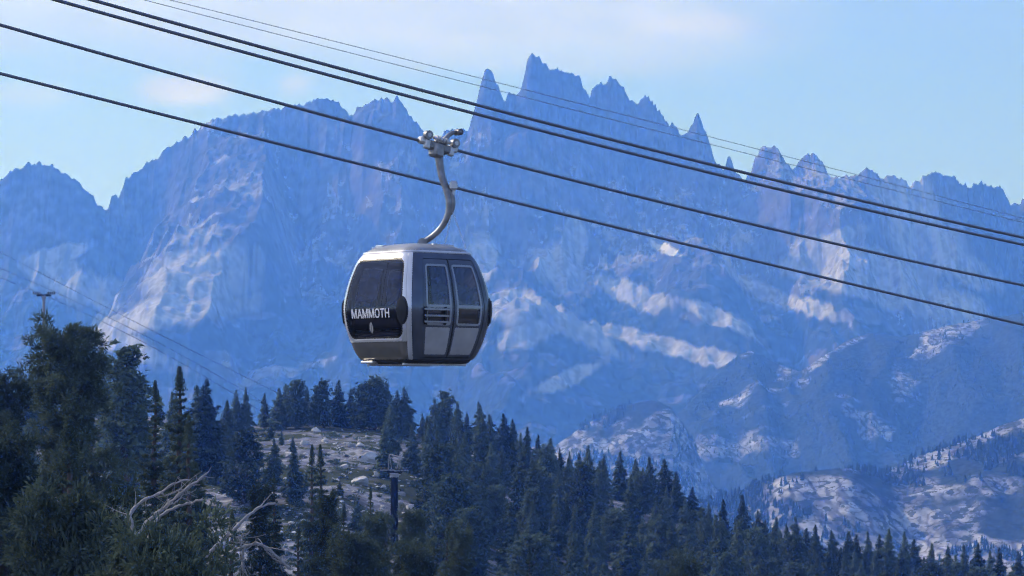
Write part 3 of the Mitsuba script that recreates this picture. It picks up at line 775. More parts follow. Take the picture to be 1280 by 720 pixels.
# ------------------------------------------------------------------ far woods (too small to pick apart)
def far_wood(name, grid, mat_seed, count, hmin, hmax, bias, label, dens_scale=120.0, seed=1, pxmin=600, pxmax=1400, outs=(), thin=0.1):
    gx, gy, H = grid
    r = np.random.default_rng(seed)
    x, y = r.uniform(gx[0], gx[-1], count * 14), r.uniform(gy[0], gy[-1], count * 14)
    iy, ix = np.clip(np.searchsorted(gy, y) - 1, 0, len(gy) - 2), np.clip(np.searchsorted(gx, x) - 1, 0, len(gx) - 2)
    fx, fy = (x - gx[ix]) / (gx[1] - gx[0]), (y - gy[iy]) / (gy[1] - gy[0])
    z = (H[iy, ix] * (1 - fx) + H[iy, ix + 1] * fx) * (1 - fy) + (H[iy + 1, ix] * (1 - fx) + H[iy + 1, ix + 1] * fx) * fy
    n = meshkit.fbm(np.stack([x, y, z], -1) / dens_scale, 4, seed)
    px, py = pix(np.stack([x, y, z], -1))
    bare = np.zeros(len(x), bool)
    for ox, oz, rx, rz, a in outs:
        c, s = math.cos(a), math.sin(a)
        bare |= np.hypot(((x - ox) * c + (z - oz) * s) / rx, (-(x - ox) * s + (z - oz) * c) / rz) + 1.1 * (meshkit.fbm(np.stack([x, y, z], -1) / 30.0, 2, seed + 3) - 0.5) < 0.95
    keep = ~(bare & (r.random(len(x)) > thin)) & (n + bias > 0.5) & (z > -325) & (px > pxmin) & (px < pxmax) & (py < 740)
    x, y, z = x[keep][:count], y[keep][:count], z[keep][:count]
    m = len(x)
    h = r.uniform(hmin, hmax, m)
    a0 = r.uniform(0, 6.28, m)
    V, Fc = [], []
    base = 0
    for t0, t1, rr in ((0.05, 0.62, 0.24), (0.35, 1.0, 0.17)):
        ang = a0[:, None] + np.arange(5) * 2 * np.pi / 5
        rad = (h[:, None] * rr) * r.uniform(0.6, 1.25, (m, 5))
        ring = np.stack([x[:, None] + np.cos(ang) * rad, y[:, None] + np.sin(ang) * rad, z[:, None] + h[:, None] * (t0 + r.uniform(-0.06, 0.06, (m, 5)))], -1)
        tip = np.stack([x, y, z + h * t1], -1)[:, None]
        v = np.concatenate([ring, tip], 1)
        i = np.arange(m)[:, None] * 6 + base
        k = np.arange(5)
        f = np.stack([i + k, i + (k + 1) % 5, i + 5 + 0 * k], -1)
        V.append(v.reshape(-1, 3))
        Fc.append(f.reshape(-1, 3))
        base += m * 6
    scene[name] = mikit.ply(trimesh.Trimesh(np.vstack(V), np.vstack(Fc), process=False), 'leaf_wood')
    labels[name] = {'kind': 'stuff', 'label': label}


far_wood('hillside_woodland', near_g, 0, 6500, 5, 10, 0.02, 'dark conifers scattered between granite slabs at lower right', 120.0, 3, 600, 1400, OUT_NEAR, 0.35)
far_wood('ridge_woodland', ridge_g, 0, 7000, 4, 7, 0.12, 'dense dark forest covering the ridge before the range', 150.0, 4, 640, 1340, OUT_RIDGE, 0.06)
far_wood('dome_woodland', dome_g, 0, 1300, 8, 13, -0.09, 'conifers on the shaded side of the granite dome', 110.0, 6, 640, 960)


def noise_keep(p):
    return float(meshkit.fbm(np.array([p]) / 11.0, 2, 17)[0])


# ------------------------------------------------------------------ boulders
def rock_mesh(seed, size):
    r = np.random.default_rng(seed)
    m = trimesh.creation.icosphere(subdivisions=2 if size[0] < 1.6 else 3)
    v = m.vertices.copy()
    for _ in range(16):
        nrm = r.normal(size=3)
        nrm /= np.linalg.norm(nrm)
        c = r.uniform(0.42, 0.80)
        d = v @ nrm
        v = np.where((d > c)[:, None], v - nrm * (d - c)[:, None], v)
    v = v * (1 + 0.30 * (meshkit.fbm(v * 1.3 + seed, 3, seed)[:, None] - 0.5))
    return trimesh.Trimesh(v * np.asarray(size), m.faces, process=False)


BOULD = [(437, 553, 9, 7, 'round bright boulder high in the open stony slope'), (396, 536, 11, 4, 'flat pale rock at the top of the open stony slope under the crest trees'), (363, 567, 11, 5, 'long flat pale boulder left of the twin spire treetops'),
         (419, 567, 11, 4, 'flat pale rock just above the right twin spire treetop'), (462, 570, 17, 10, 'largest tilted granite slab in the open slope left of the tower'), (448, 597, 15, 10, 'broad sunlit granite block with a dark shadow under it, below the tilted slab'),
         (473, 593, 11, 5, 'pale flat rock touching the tower head on its left'), (322, 586, 11, 6, 'pale angular boulder amid scrub, left end of the open slope'), (303, 575, 9, 6, 'pale boulder in the open slope below the crest gap at left'),
         (325, 608, 6, 5, 'small bright boulder above the green bushy pine'), (305, 610, 6, 4, 'small bright boulder beside the upper bleached branches'), (517, 632, 15, 7, 'long pale slab just right of the dark tower pole'),
         (530, 640, 8, 7, 'rounded pale rock at the right end of the long slab'), (521, 537, 10, 3, 'thin white slab on the crest right of the tower head'), (578, 559, 6, 4, 'small bright rock below the double topped crest trees'),
         (617, 558, 5, 5, 'small upright pale rock between crest trees right of the gondola'), (556, 572, 8, 6, 'pale rock in shade under the broad crest tree'), (600, 628, 8, 5, 'bright slanting rock in the middle of the slope forest'),
         (580, 636, 7, 5, 'pale rock just left of the bright slanting rock'), (605, 655, 5, 5, 'small pale rock beneath the bright slanting rock'), (657, 665, 6, 5, 'small pale rock above the yellowish conifer tip'),
         (652, 614, 5, 5, 'small bright rock high in the slope forest'), (715, 606, 11, 5, 'bright broken rock in a gap of the forest below the granite dome'), (722, 618, 6, 4, 'small bright rock under the broken rock in the forest gap'),
         (655, 600, 5, 4, 'small grey rock above the small bright rock of the slope forest'), (712, 703, 8, 4, 'pale flat rock at the bottom edge in the middle of the slope'), (870, 692, 8, 5, 'brown grey rock at the bottom edge right of the middle'),
         (970, 708, 6, 5, 'round white rock at the bottom edge of the right forest'), (152, 500, 11, 4, 'flat pale rock beside the right edge of the broad rounded pine, uppermost'), (150, 526, 13, 5, 'long pale rock beside the broad rounded pine, in the middle'),
         (137, 552, 12, 6, 'pale boulder low beside the broad rounded pine'), (280, 560, 8, 5, 'grey boulder at the left end of the stony slope'), (345, 548, 9, 4, 'flat grey rock under the crest trees at left of the open slope'),
         (380, 552, 8, 5, 'grey boulder between the crest trees and the twin spires'), (405, 549, 7, 4, 'small grey rock right above the twin spires'), (450, 555, 8, 5, 'grey block just right of the round bright boulder'),
         (478, 608, 9, 6, 'grey block at the left side of the tower pole'), (430, 582, 10, 5, 'low pale rock between the two large granite slabs'), (340, 578, 8, 5, 'grey boulder right of the angular boulder'), (500, 615, 8, 5, 'grey boulder at the right side of the tower pole'),
         (545, 660, 9, 5, 'grey rock in shade above the second pine right of the pole'), (560, 620, 7, 5, 'grey rock at the left margin of the slope forest')]
for i, (px, py, rx, rz, lab) in enumerate(BOULD):
    p = ground_hit(px, py + rz * 0.8, 230.0)
    s = p[1] / F
    rx, rz = 0.85 * rx, 0.85 * rz
    m = rock_mesh(900 + i, (rx * s * 1.08, rx * s * (0.75 + 0.3 * ((i * 7) % 5) / 5), rz * s * 1.25))
    m.apply_transform(trimesh.transformations.euler_matrix(0.25 * math.sin(i * 2.1), 0.3 * math.sin(i * 1.3), 0.5 * math.sin(i * 3.3)))
    m.apply_translation(p + [0, 0, rz * s * 0.25])
    k = thing('boulder', lab, 'boulder', 'pale boulders on the slope')
    scene[k] = mikit.ply(m, 'mat_boulder', smooth=12)
# low scrub on the slope
r = np.random.default_rng(31)
bc, bd = [], []
for _ in range(1500):
    px, py = r.uniform(120, 900), r.uniform(530, 730)
    p = ground_hit(px, py, 150.0)
    if p[1] > 628 or (p[1] > 400 and noise_keep(p) < 0.46):
        continue
    m, w = 60, r.uniform(0.5, 1.5)
    o = r.normal(0, 1, (m, 3))
    o /= np.linalg.norm(o, axis=1, keepdims=True)
    o[:, 2] = np.abs(o[:, 2])
    bc.append(p + o * [w, w, w * 0.62] * r.uniform(0.4, 1.0, (m, 1)))
    bd.append(o + r.normal(0, 0.3, (m, 3)))
bc, bd = np.vstack(bc), np.vstack(bd)
bd /= np.linalg.norm(bd, axis=1, keepdims=True)
scene['scrub'] = mikit.ply(sprays(r, bc, bd, 0.5, 0.2), 'leaf_far')
labels['scrub'] = {'kind': 'stuff', 'label': 'low dark scrub covering the slope between trees and boulders'}
# loose stones
r = np.random.default_rng(12)
st, pos = [], []
for _ in range(3000):
    px, py = r.uniform(120, 760), r.uniform(525, 690)
    pos.append((px, py))
cube_s = [rock_mesh(70 + i, (1, 0.9, 0.6)) for i in range(4)]
for i in range(4):
    c = trimesh.creation.icosphere(subdivisions=1)
    cube_s[i] = trimesh.Trimesh(c.vertices * (1 + 0.5 * (np.random.default_rng(i).random((len(c.vertices), 1)) - 0.5)) * [1, 0.9, 0.6], c.faces, process=False)
for i, (px, py) in enumerate(pos[:2200]):
    p = ground_hit(px, py, 300.0)
    if p[1] > 632:
        continue
    m = cube_s[i % 4].copy()
    m.apply_scale(r.uniform(0.12, 0.5) ** 1.2)
    m.apply_transform(trimesh.transformations.rotation_matrix(r.uniform(0, 6), [0, 0, 1]))
    m.apply_translation(p)
    st.append(m)
scene['loose_stones'] = mikit.ply(join(*st), 'mat_boulder')
labels['loose_stones'] = {'kind': 'stuff', 'label': 'small loose granite stones strewn over the open slope'}


# ------------------------------------------------------------------ bleached dead branches
def snag(label, limbs, Y, foot):
    k = thing('dead_branch', label, 'dead branch')
    root = at(*foot, Y + 0.6)
    gz = float(hill_z(root[0], root[1]))
    first = True
    for pts, r0, r1, dy in limbs:
        Q = np.array([at(a, b, Y + dy * j / max(1, len(pts) - 1)) for j, (a, b) in enumerate(pts)])
        C = spline(Q, 26)
        rr = np.linspace(r0, r1, 26) * 1.1 * (1 + 0.25 * np.sin(np.arange(26) * 1.9 + r0 * 99))
        C[2:-1] += np.random.default_rng(len(pts) + int(pts[0][0])).normal(0, 0.012, (23, 3))
        tw = [tube(C, rr, 8)]
        q = np.random.default_rng(int(pts[0][0] * 7 + pts[-1][1]))
        for j in q.integers(7, 25, 9):
            dv = (C[j] - C[j - 1]) / np.linalg.norm(C[j] - C[j - 1]) * 0.7 + q.normal(0, 0.6, 3)
            ln = q.uniform(0.15, 0.6)
            e = [C[j], C[j] + dv * ln * 0.5 + q.normal(0, 0.03, 3), C[j] + dv * ln + q.normal(0, 0.06, 3)]
            tw.append(tube(spline(e, 6), np.linspace(rr[j] * 0.45, 0.005, 6), 5))
        part(k, 'limb', join(*tw), 'dead_wood', 40)
    base = np.array([[root[0], root[1], gz - 0.2], (np.array([root[0], root[1], gz]) + root) / 2 + [0.1, 0, 0], root])
    part(k, 'trunk', tube(spline(base, 12), np.linspace(0.13, 0.06, 12), 9), 'dead_wood', 40)


snag('upper bleached dead tree limbs fanning up to the right before dark conifers',
     [([(176, 690), (166, 660), (163, 643), (178, 627), (200, 616), (215, 606), (238, 600)], 0.07, 0.025, 1.2), ([(176, 690), (178, 662), (192, 645), (212, 630), (224, 618), (241, 605), (259, 591)], 0.075, 0.03, 0.7),
      ([(176, 690), (184, 678), (190, 660), (205, 642), (226, 632), (254, 624)], 0.065, 0.03, -0.6), ([(212, 630), (222, 626), (234, 612), (250, 606)], 0.03, 0.012, 1.0), ([(200, 616), (212, 618), (226, 612), (232, 616)], 0.025, 0.012, 0.6)], 90, (176, 690))
snag('lower bleached dead tree limbs arching over the bottom edge',
     [([(248, 708), (254, 700), (275, 678), (300, 655), (320, 637), (345, 629)], 0.07, 0.03, 0.9), ([(258, 708), (280, 695), (300, 686), (320, 680), (340, 690), (364, 712)], 0.06, 0.035, -0.4),
      ([(305, 686), (303, 698), (307, 716)], 0.04, 0.03, -0.3), ([(330, 684), (345, 700), (358, 706)], 0.03, 0.02, 0.5), ([(288, 668), (300, 672), (312, 664)], 0.03, 0.012, 0.4), ([(300, 686), (285, 682), (290, 690)], 0.025, 0.012, 0.4)], 88, (250, 712))


# ------------------------------------------------------------------ cables
PHI = math.radians(37)
GX, GY = (545 - 640) / F * 54.0, 54.0


def rope_curve(pts, x0, y0, phi, ext, n=90):
    """A hanging rope in the vertical plane through (x0, y0) along phi, through the measured points; a parabola in that plane."""
    ct = 1 / math.tan(phi)
    s, z = [], []
    for px, py in pts:
        k = (px - 640) / F
        Y = (x0 - y0 * ct) / (k * CP - ct)
        for _ in range(4):
            p = at(px, py, Y)
            Y = Y + ((x0 + (Y - y0) * ct) - p[0]) / (k - ct)
        p = at(px, py, Y)
        s.append((p[1] - y0) / math.sin(phi))
        z.append(p[2])
    c = np.polyfit(s, z, 2 if len(s) > 2 else 1)
    t = np.linspace(min(s) - ext, max(s) + ext, n)
    return np.stack([x0 + t * math.cos(phi), y0 + t * math.sin(phi), np.polyval(c, t)], -1)


def cable(label, pts, x0, y0, phi, r, ext, group, mat='rope_steel'):
    k = thing('cable', label, 'cable', group)
    C = rope_curve(pts, x0, y0, phi, ext)
    scene[k] = mikit.ply(tube(C, [r] * len(C), 10), mat, smooth=True)
    return C


g = 'heavy lift cables across the picture'
C1 = cable('heavy steel cable that the gondola grip clamps, third of the four from above', [(0, 31), (260, 104), (525, 177), (880, 265), (1280, 357)], GX, GY, PHI, 0.028, 12, g)
cable('heavy steel cable passing behind the gondola hanger, lowest of the four', [(0, 92), (435, 201), (880, 311), (1280, 406)], GX, GY + 9, PHI, 0.031, 12, g)
cable('heavy steel cable second from above, close under the uppermost one', [(70, 0), (640, 154), (880, 214), (1280, 306)], GX, GY - 7, PHI, 0.026, 12, g)
cable('heavy steel cable running uppermost of the four across the sky', [(115, 0), (640, 142), (880, 204), (1280, 297)], GX, GY - 5.5, PHI, 0.027, 12, g)
cable('thin faint cable crossing the sky, upper one of the faint pair', [(212, 0), (600, 97), (888, 172), (1063, 216)], GX, 150, PHI, 0.017, 60, 'thin faint cables', 'rope_pale')
cable('thin faint cable crossing the sky, lower one of the faint pair', [(180, 0), (600, 107), (888, 181), (1063, 224)], GX, 149, PHI, 0.017, 60, 'thin faint cables', 'rope_pale')
LX = (57 - 640) / F * 560
g3 = 'distant lift cables at left'
cable('distant lift cable at left, uppermost of three sloping down behind the crest trees', [(17, 325), (133, 380), (222, 433), (339, 486)], LX, 562, math.radians(40), 0.05, 26, g3)
cable('distant lift cable at left, middle one of three above the broad pine', [(0, 337), (57, 357), (131, 394), (230, 448), (310, 490)], LX, 560, math.radians(40), 0.045, 30, g3)
cable('distant lift cable at left, lowest of three sloping down behind the crest trees', [(0, 347), (133, 403), (194, 437), (289, 490)], LX, 556, math.radians(40), 0.05, 30, g3)

# ------------------------------------------------------------------ lift towers
def lift_tower(label, px, py_arm, Y, pole_r, arm, yaw, pale, lift=True):
    k = thing('lift_tower', label, 'lift tower')
    top = at(px, py_arm, Y)
    gz = float(hill_z(top[0], top[1])) - 0.5
    H = top[2]
    b, pm = np.array([top[0], top[1]]), ('tower_pale' if pale else 'tower_steel')
    part(k, 'pole', tube([[*b, gz], [*b, (gz + H) / 2], [*b, H - 0.25]], [pole_r * 1.25, pole_r * 1.1, pole_r], 20), pm)
    part(k, 'pole_cap', join(cyl([*b, H - 0.3], [*b, H + 0.1], pole_r * 1.35), cbox((pole_r * 2.6, pole_r * 2.6, 0.25), (*b, H + 0.2), 0.03)), 'tower_pale')
    R = np.array([[math.cos(yaw), -math.sin(yaw), 0], [math.sin(yaw), math.cos(yaw), 0], [0, 0, 1]])
    o = np.array([*b, H + 0.45])
    part(k, 'crossarm', cbox((2 * arm, 0.42, 0.38), o, 0.05, R), 'tower_steel')
    for sgn in (-1, 1):
        e = o + R @ [sgn * arm, 0, 0]
        part(k, 'sheave_beam', cbox((0.12, 3.2, 0.2), e + [0, 0, 0.25], 0.03, R), 'tower_pale')
        for j in range(4):
            c = e + R @ np.array([0.09 * sgn, -1.2 + 0.8 * j, 0.45])
            part(k, 'sheave', cyl(c - R @ [0.06, 0, 0], c + R @ [0.06, 0, 0], 0.2, 16), 'rubber')
        if lift:
            part(k, 'lifting_frame', join(cyl(o + R @ [sgn * arm * 0.9, 0, 0.2], o + R @ [sgn * arm * 0.75, 0, 2.6], 0.06, 10),
                                          cyl(o + R @ [sgn * arm * 0.35, 0, 0.2], o + R @ [sgn * arm * 0.75, 0, 2.6], 0.05, 10)), 'tower_pale')
    if lift:
        part(k, 'top_beam', cyl(o + R @ [-arm * 0.75, 0, 2.6], o + R @ [arm * 1.35, 0, 2.1], 0.07, 10), 'tower_pale')
    for j in range(14):
        z = gz + 1 + j * (H - gz - 1.5) / 14
        part(k, 'rung', cbox((0.5, 0.05, 0.05), np.array([*b, z]) + R @ [0, -pole_r * 1.25 - 0.1, 0], 0.01, R), 'tower_steel')


lift_tower('dark lift tower pole with pale head and crossarm standing before the boulders', 493, 594, 425, 0.50, 1.25, math.radians(-35), False)
lift_tower('small distant lift tower with crossarm at the left under the three cables', 55, 372, 560, 0.28, 1.5, math.radians(-20), True, False)

# ------------------------------------------------------------------ gondola cabin
WB, RHO = 1.07, 0.34
HALF = (1 - RHO) + RHO * math.pi / 4
PER = 8 * HALF
_pk = PchipInterpolator([-0.1, 0.0, 0.08, 0.37, 0.72, 0.95, 1.33, 1.68, 1.88, 2.0, 2.06], [0.69, 0.74, 0.80, 0.905, 0.98, 1.0, 0.953, 0.865, 0.79, 0.70, 0.60])
_dpk = _pk.derivative()


def plan(s, k):
    """Point and outward normal of the rounded square of half-size 1 at arc length s from the middle of side k."""
    u = (np.asarray(s, float) + k * 2 * HALF + HALF) % PER
    side = np.floor(u / (2 * HALF)).astype(int) % 4
    t = u - side * 2 * HALF - HALF
    a = np.abs(t)
    over = np.maximum(a - (1 - RHO), 0) / RHO
    lx = np.where(a <= 1 - RHO, t, np.sign(t) * ((1 - RHO) + RHO * np.sin(over)))
    ly = np.where(a <= 1 - RHO, -1.0, -((1 - RHO) + RHO * np.cos(over)))
    nx = np.where(a <= 1 - RHO, 0, np.sign(t) * np.sin(over))
    ny = np.where(a <= 1 - RHO, -1.0, -np.cos(over))
    c, sn = np.array([1, 0, -1, 0])[side], np.array([0, 1, 0, -1])[side]
    return np.stack([lx * c - ly * sn, lx * sn + ly * c], -1), np.stack([nx * c - ny * sn, nx * sn + ny * c], -1)


def surf(X, h, d, k):
    p, n = plan(np.asarray(X) / WB, k)
    sc, ds = _pk(h), _dpk(h)
    sup = (p * n).sum(-1)
    N = np.stack([n[..., 0], n[..., 1], -WB * ds * sup], -1)
    N /= np.linalg.norm(N, axis=-1, keepdims=True)
    return np.stack([p[..., 0] * WB * sc, p[..., 1] * WB * sc, h], -1) + N * np.asarray(d)[..., None]


PHIG = math.radians(41)
GB = at(521, 451, 54.0)
RG = np.array([[math.cos(PHIG), -math.sin(PHIG), 0], [math.sin(PHIG), math.cos(PHIG), 0], [0, 0, 1]])


def world(m):
    m = m.copy()
    m.vertices = m.vertices @ RG.T + GB
    return m


def wrap(poly, d0, d1, k, size=0.07):
    """The polygon (metres along the side, height) laid on side k as a shell between the offsets d0 and d1."""
    m = trimesh.creation.extrude_polygon(poly, d1 - d0, engine='earcut')
    v, f = trimesh.remesh.subdivide_to_size(m.vertices, m.faces, size, max_iter=12)
    m = trimesh.Trimesh(v, f, process=True)
    m.vertices = surf(m.vertices[:, 0], m.vertices[:, 1], m.vertices[:, 2] + d0, k)
    return world(m)


def rr(x0, y0, x1, y1, r):
    return sbox(x0 + r, y0 + r, x1 - r, y1 - r).buffer(r, quad_segs=6)


def loft(rings, n=96, cap=True):
    s = np.linspace(0, PER, n, endpoint=False)
    p, _ = plan(s, 0)
    v = np.vstack([np.c_[p * WB * sc, np.full(n, h)] for h, sc in rings])
    i = (np.arange(len(rings) - 1)[:, None] * n + np.arange(n)[None]).ravel()
    j = (np.arange(len(rings) - 1)[:, None] * n + (np.arange(n)[None] + 1) % n).ravel()
    f = np.vstack([np.stack([i, j, j + n], 1), np.stack([i, j + n, i + n], 1)])
    a, b, kk, m = len(v), len(v) + 1, np.arange(n), (len(rings) - 1) * n
    v = np.vstack([v, [[0, 0, rings[0][0]], [0, 0, rings[-1][0]]]])
    f = np.vstack([f, np.stack([kk * 0 + a, (kk + 1) % n, kk], 1), np.stack([kk * 0 + b, m + kk, m + (kk + 1) % n], 1)])
    return world(trimesh.Trimesh(v, f, process=False))


G = thing('gondola_cabin', 'silver and black gondola cabin with white lettering hanging from its curved arm on the cable', 'gondola')
Hs = HALF * WB
for k in (3, 1):
    win = rr(-0.80, 0.40, 0.86, 1.865, 0.15)
    part(G, 'end_frame', wrap(sbox(-Hs - 0.02, 0.34, Hs - 0.06, 1.985).difference(win), -0.03, 0.012, k), 'silver')
    part(G, 'end_window', wrap(win.buffer(0.012), -0.003, 0.0, k), 'glass_dark', True, 'large dark tinted end window')
    part(G, 'window_seal', wrap(win.buffer(0.004).difference(win.buffer(-0.028)), -0.012, 0.006, k), 'rubber')
    part(G, 'trim_strip', wrap(rr(-0.72, 0.345, 0.84, 0.385, 0.018), 0.014, 0.026, k), 'silver')
    part(G, 'lower_panel', wrap(rr(-Hs + 0.02, 0.02, Hs - 0.065, 0.335, 0.02), -0.03, 0.008, k), 'taupe_metal', 30, 'brownish metal panel under the end window')
    part(G, 'corner_post', wrap(sbox(Hs - 0.055, 0.02, Hs + 0.045, 1.985), -0.03, 0.016, k), 'silver')
    part(G, 'corner_post', wrap(sbox(-Hs - 0.16, 0.02, -Hs - 0.025, 1.985), -0.03, 0.010, k), 'door_metal')
    for sx in (Hs - 0.13, -Hs - 0.02):
        e = affinity.scale(Point(0, 0).buffer(1, quad_segs=10), 0.115, 0.255)
        e = affinity.translate(e, sx, 0.90)
        part(G, 'bumper', join(wrap(e, 0.0, 0.025, k, 0.05), wrap(affinity.scale(e, 0.75, 0.8), 0.022, 0.045, k, 0.05)), 'rubber', 40, 'black oval bumper pad at the cabin waist')
# lettering and emblem on the visible end window
k = 3
tm = meshkit.text_mesh('MAMMOTH', 0.165, 0.004, bold=True)
wd = tm.bounds[1, 0] - tm.bounds[0, 0]
tm.vertices[:, 0] = (tm.vertices[:, 0] - tm.bounds[0, 0]) * (1.12 / wd) - 0.60
v, f = trimesh.remesh.subdivide_to_size(tm.vertices, tm.faces, 0.08, max_iter=12)
tm = trimesh.Trimesh(v, f, process=False)
tm.vertices = surf(tm.vertices[:, 0], tm.vertices[:, 1] + 0.78, tm.vertices[:, 2] + 0.004, k)
part(G, 'lettering', world(tm), 'white_print', False, 'white capital lettering across the end window')
leafp = Polygon([(-0.05, 0.56), (0.0, 0.50), (0.045, 0.55), (0.055, 0.62), (0.02, 0.70), (-0.03, 0.66)]).buffer(0.012).buffer(-0.006)
leafp = leafp.difference(Polygon([(-0.012, 0.52), (0.006, 0.52), (0.018, 0.66), (0.006, 0.66)]))
part(G, 'emblem', wrap(affinity.translate(leafp, -0.06, 0.0), 0.003, 0.007, k, 0.04), 'panel_grey', False, 'small pale leaf shaped emblem under the lettering')
# door side and the opposite side
for k in (0, 2):
    part(G, 'side_frame', wrap(sbox(-Hs + 0.05, 0.02, Hs - 0.165, 1.985).difference(rr(-0.72, 0.05, 0.74, 1.86, 0.05)), -0.03, 0.008, k), 'door_metal')
    for sgn in (-1, 1):
        x0, x1 = (-0.712, 0.003) if sgn < 0 else (0.017, 0.732)
        outer = rr(x0, 0.06, x1, 1.85, 0.04)
        win = rr(x0 + 0.075, 0.655, x1 - 0.075, 1.74, 0.05)
        d = part(G, 'door_leaf', wrap(outer.difference(win.buffer(0.0)).difference(rr(x0 + 0.05, 0.10, x1 - 0.05, 0.60, 0.03)), -0.03, 0.004, k), 'door_metal')
        part(d, 'pane', wrap(win.buffer(0.01), -0.014, -0.010, k), 'glass_light' if k == 0 else 'glass_mid', True)
        part(d, 'window_frame', wrap(win.buffer(0.018).difference(win.buffer(-0.022)), -0.006, 0.012, k), 'leaf_metal')
        part(d, 'kick_panel', wrap(rr(x0 + 0.053, 0.103, x1 - 0.053, 0.597, 0.03), -0.028, -0.004, k), 'panel_grey', 30, 'pale grey lower door panel')
        part(d, 'crossbar', wrap(rr(x0 + 0.06, 0.955, x1 - 0.06, 1.01, 0.015), -0.008, 0.016, k), 'leaf_metal')
    part(G, 'door_seal', wrap(sbox(0.0035, 0.06, 0.0165, 1.85).buffer(0.012), -0.025, 0.010, k), 'rubber')
    for j in range(3):
        part(G, 'ski_rack_bar', wrap(rr(-0.74, 0.69 + 0.11 * j, -0.16, 0.722 + 0.11 * j, 0.015), 0.055, 0.085, k), 'leaf_metal')
    part(G, 'ski_rack_bracket', join(wrap(rr(-0.70, 0.65, -0.665, 0.97, 0.01), 0.012, 0.056, k), wrap(rr(-0.24, 0.65, -0.205, 0.97, 0.01), 0.012, 0.056, k)), 'rubber')
# roof, floor
part(G, 'roof', loft([(1.975, 0.715), (2.0, 0.71), (2.06, 0.65), (2.125, 0.50), (2.165, 0.32), (2.18, 0.1)]), 'roof_metal', 50)
part(G, 'roof_rim', loft([(1.962, 0.735), (1.985, 0.745), (2.012, 0.735), (2.018, 0.70)], cap=True), 'silver', 40)
part(G, 'floor_pan', loft([(-0.06, 0.62), (-0.045, 0.70), (0.0, 0.735), (0.03, 0.74)]), 'rubber', 40)
for sgn in (-1, 1):
    part(G, 'guide_rail', world(cbox((1.5, 0.07, 0.05), (0, sgn * 0.52, -0.07), 0.015)), 'galvanised')
part(G, 'step', world(cbox((0.16, 0.36, 0.05), (-0.78, 0.42, -0.03), 0.02)), 'galvanised', 30)
part(G, 'roof_hatch', world(join(cbox((0.95, 0.22, 0.06), (-0.10, 0.42, 2.12), 0.02), cbox((1.05, 0.05, 0.05), (-0.1, 0.55, 2.09), 0.015))), 'silver', 30)
part(G, 'roof_vent', world(join(cbox((0.5, 0.3, 0.07), (0.28, -0.3, 2.13), 0.02), cbox((0.16, 0.1, 0.05), (0.52, -0.52, 2.05), 0.015))), 'galvanised')
# inside
part(G, 'floor', loft([(0.045, 0.74), (0.06, 0.745)]), 'interior_grey')
part(G, 'ceiling', loft([(1.93, 0.70), (1.94, 0.69)]), 'interior_grey')
for sgn in (-1, 1):
    part(G, 'bench', world(join(cbox((0.42, 1.5, 0.07), (sgn * 0.68, 0, 0.50), 0.03), cbox((0.06, 1.4, 0.40), (sgn * 0.50, 0, 0.27), 0.02))), 'seat_grey')
    part(G, 'bench_back', world(cbox((0.07, 1.5, 0.42), (sgn * 0.86, 0, 0.78), 0.03)), 'seat_grey')
part(G, 'grab_rail', world(join(cyl((-0.7, 0.0, 1.85), (0.7, 0.0, 1.85), 0.018), cyl((0, 0, 0.06), (0, 0, 1.92), 0.02))), 'galvanised')


# hanger arm and grip
def gp(px, py, dy=0.0):
    return at(px, py, 54.0 + dy)


arm = spline([gp(546, 181), gp(549, 200), gp(553, 222, -0.05), gp(560, 244, -0.12), gp(561, 262, -0.14), gp(554, 281, -0.10), gp(541, 295, -0.04), gp(524, 305)], 60)
tt = np.linspace(0, 1, 60)
part(G, 'hanger_arm', tube(arm, None, 14, flat=np.stack([np.interp(tt, [0, 0.25, 0.6, 1], [0.082, 0.076, 0.062, 0.056]), np.interp(tt, [0, 0.25, 0.6, 1], [0.082, 0.070, 0.058, 0.054])], -1)), 'hanger_steel', True)
part(G, 'hanger_pivot', join(cyl(gp(528, 303, -0.22), gp(528, 303, 0.22), 0.085, 20), cbox((0.5, 0.34, 0.08), gp(523, 309), 0.03, RG)), 'hanger_steel')
part(G, 'arm_gusset', tube(spline([gp(560, 235, -0.1), gp(566, 250, -0.12), gp(563, 268, -0.13)], 12), [0.03, 0.035, 0.04, 0.045, 0.05, 0.05, 0.05, 0.05, 0.045, 0.04, 0.035, 0.03], 8), 'hanger_steel', True)
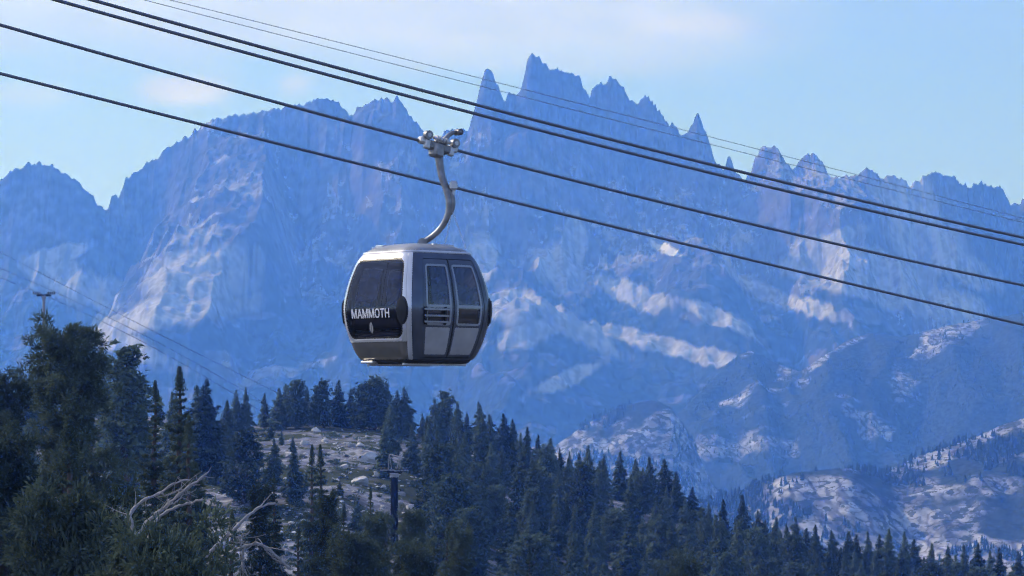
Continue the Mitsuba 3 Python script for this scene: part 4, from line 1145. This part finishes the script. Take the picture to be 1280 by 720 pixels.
part(G, 'damper_box', join(cbox((0.15, 0.16, 0.17), gp(567, 232, -0.12), 0.04), cyl(gp(567, 236, -0.12), gp(565, 262, -0.13), 0.026, 12)), 'galvanised', 30, 'pale box on the bend of the hanger arm')
part(G, 'stay_rod', join(cyl(gp(565, 262, -0.13), gp(557, 303, -0.2), 0.008, 8), cyl(gp(565, 262, -0.13), gp(583, 312, -0.3), 0.007, 8)), 'galvanised')
ca = np.array([math.cos(PHI), math.sin(PHI), -0.20])
ca /= np.linalg.norm(ca)
cb = np.cross([0, 0, 1.0], ca)
cb /= np.linalg.norm(cb)
RC = np.stack([ca, cb, np.cross(ca, cb)], 1)
gc = gp(546, 183)


def gl(a, b, c):
    return gc + RC @ np.array([a, b, c], float)


part(G, 'grip_body', join(cbox((0.52, 0.20, 0.16), gl(0, -0.03, -0.02), 0.03, RC), cbox((0.24, 0.24, 0.28), gl(-0.02, -0.05, -0.08), 0.04, RC)), 'hanger_steel')
for s_ in (-0.33, 0.33):
    part(G, 'grip_jaw', join(cbox((0.20, 0.17, 0.13), gl(s_, -0.02, 0.03), 0.03, RC), cbox((0.12, 0.1, 0.18), gl(s_ * 0.85, -0.08, -0.03), 0.03, RC)), 'galvanised')
    c = gl(s_ * 0.95, -0.12, 0.13)
    w_ = part(G, 'roller', join(cyl(c - cb * 0.045, c + cb * 0.045, 0.085, 20)), 'hanger_steel')
    part(w_, 'hub', cyl(c - cb * 0.055, c + cb * 0.055, 0.04, 14), 'galvanised')
part(G, 'grip_lever', join(tube(spline([gl(0.06, -0.1, 0.06), gl(0.12, -0.1, 0.2), gl(0.26, -0.1, 0.33), gl(0.36, -0.1, 0.36)], 12), np.linspace(0.05, 0.035, 12), 10),
                           cyl(gl(0.36, -0.18, 0.36), gl(0.36, -0.02, 0.36), 0.06, 16)), 'hanger_steel', True)
part(G, 'grip_spring', join(*[cyl(gl(-0.15 + 0.075 * j, -0.14, 0.11), gl(-0.10 + 0.075 * j, -0.14, 0.11), 0.06, 14) for j in range(4)], cyl(gl(-0.2, -0.14, 0.11), gl(0.2, -0.14, 0.11), 0.03, 10)), 'galvanised')
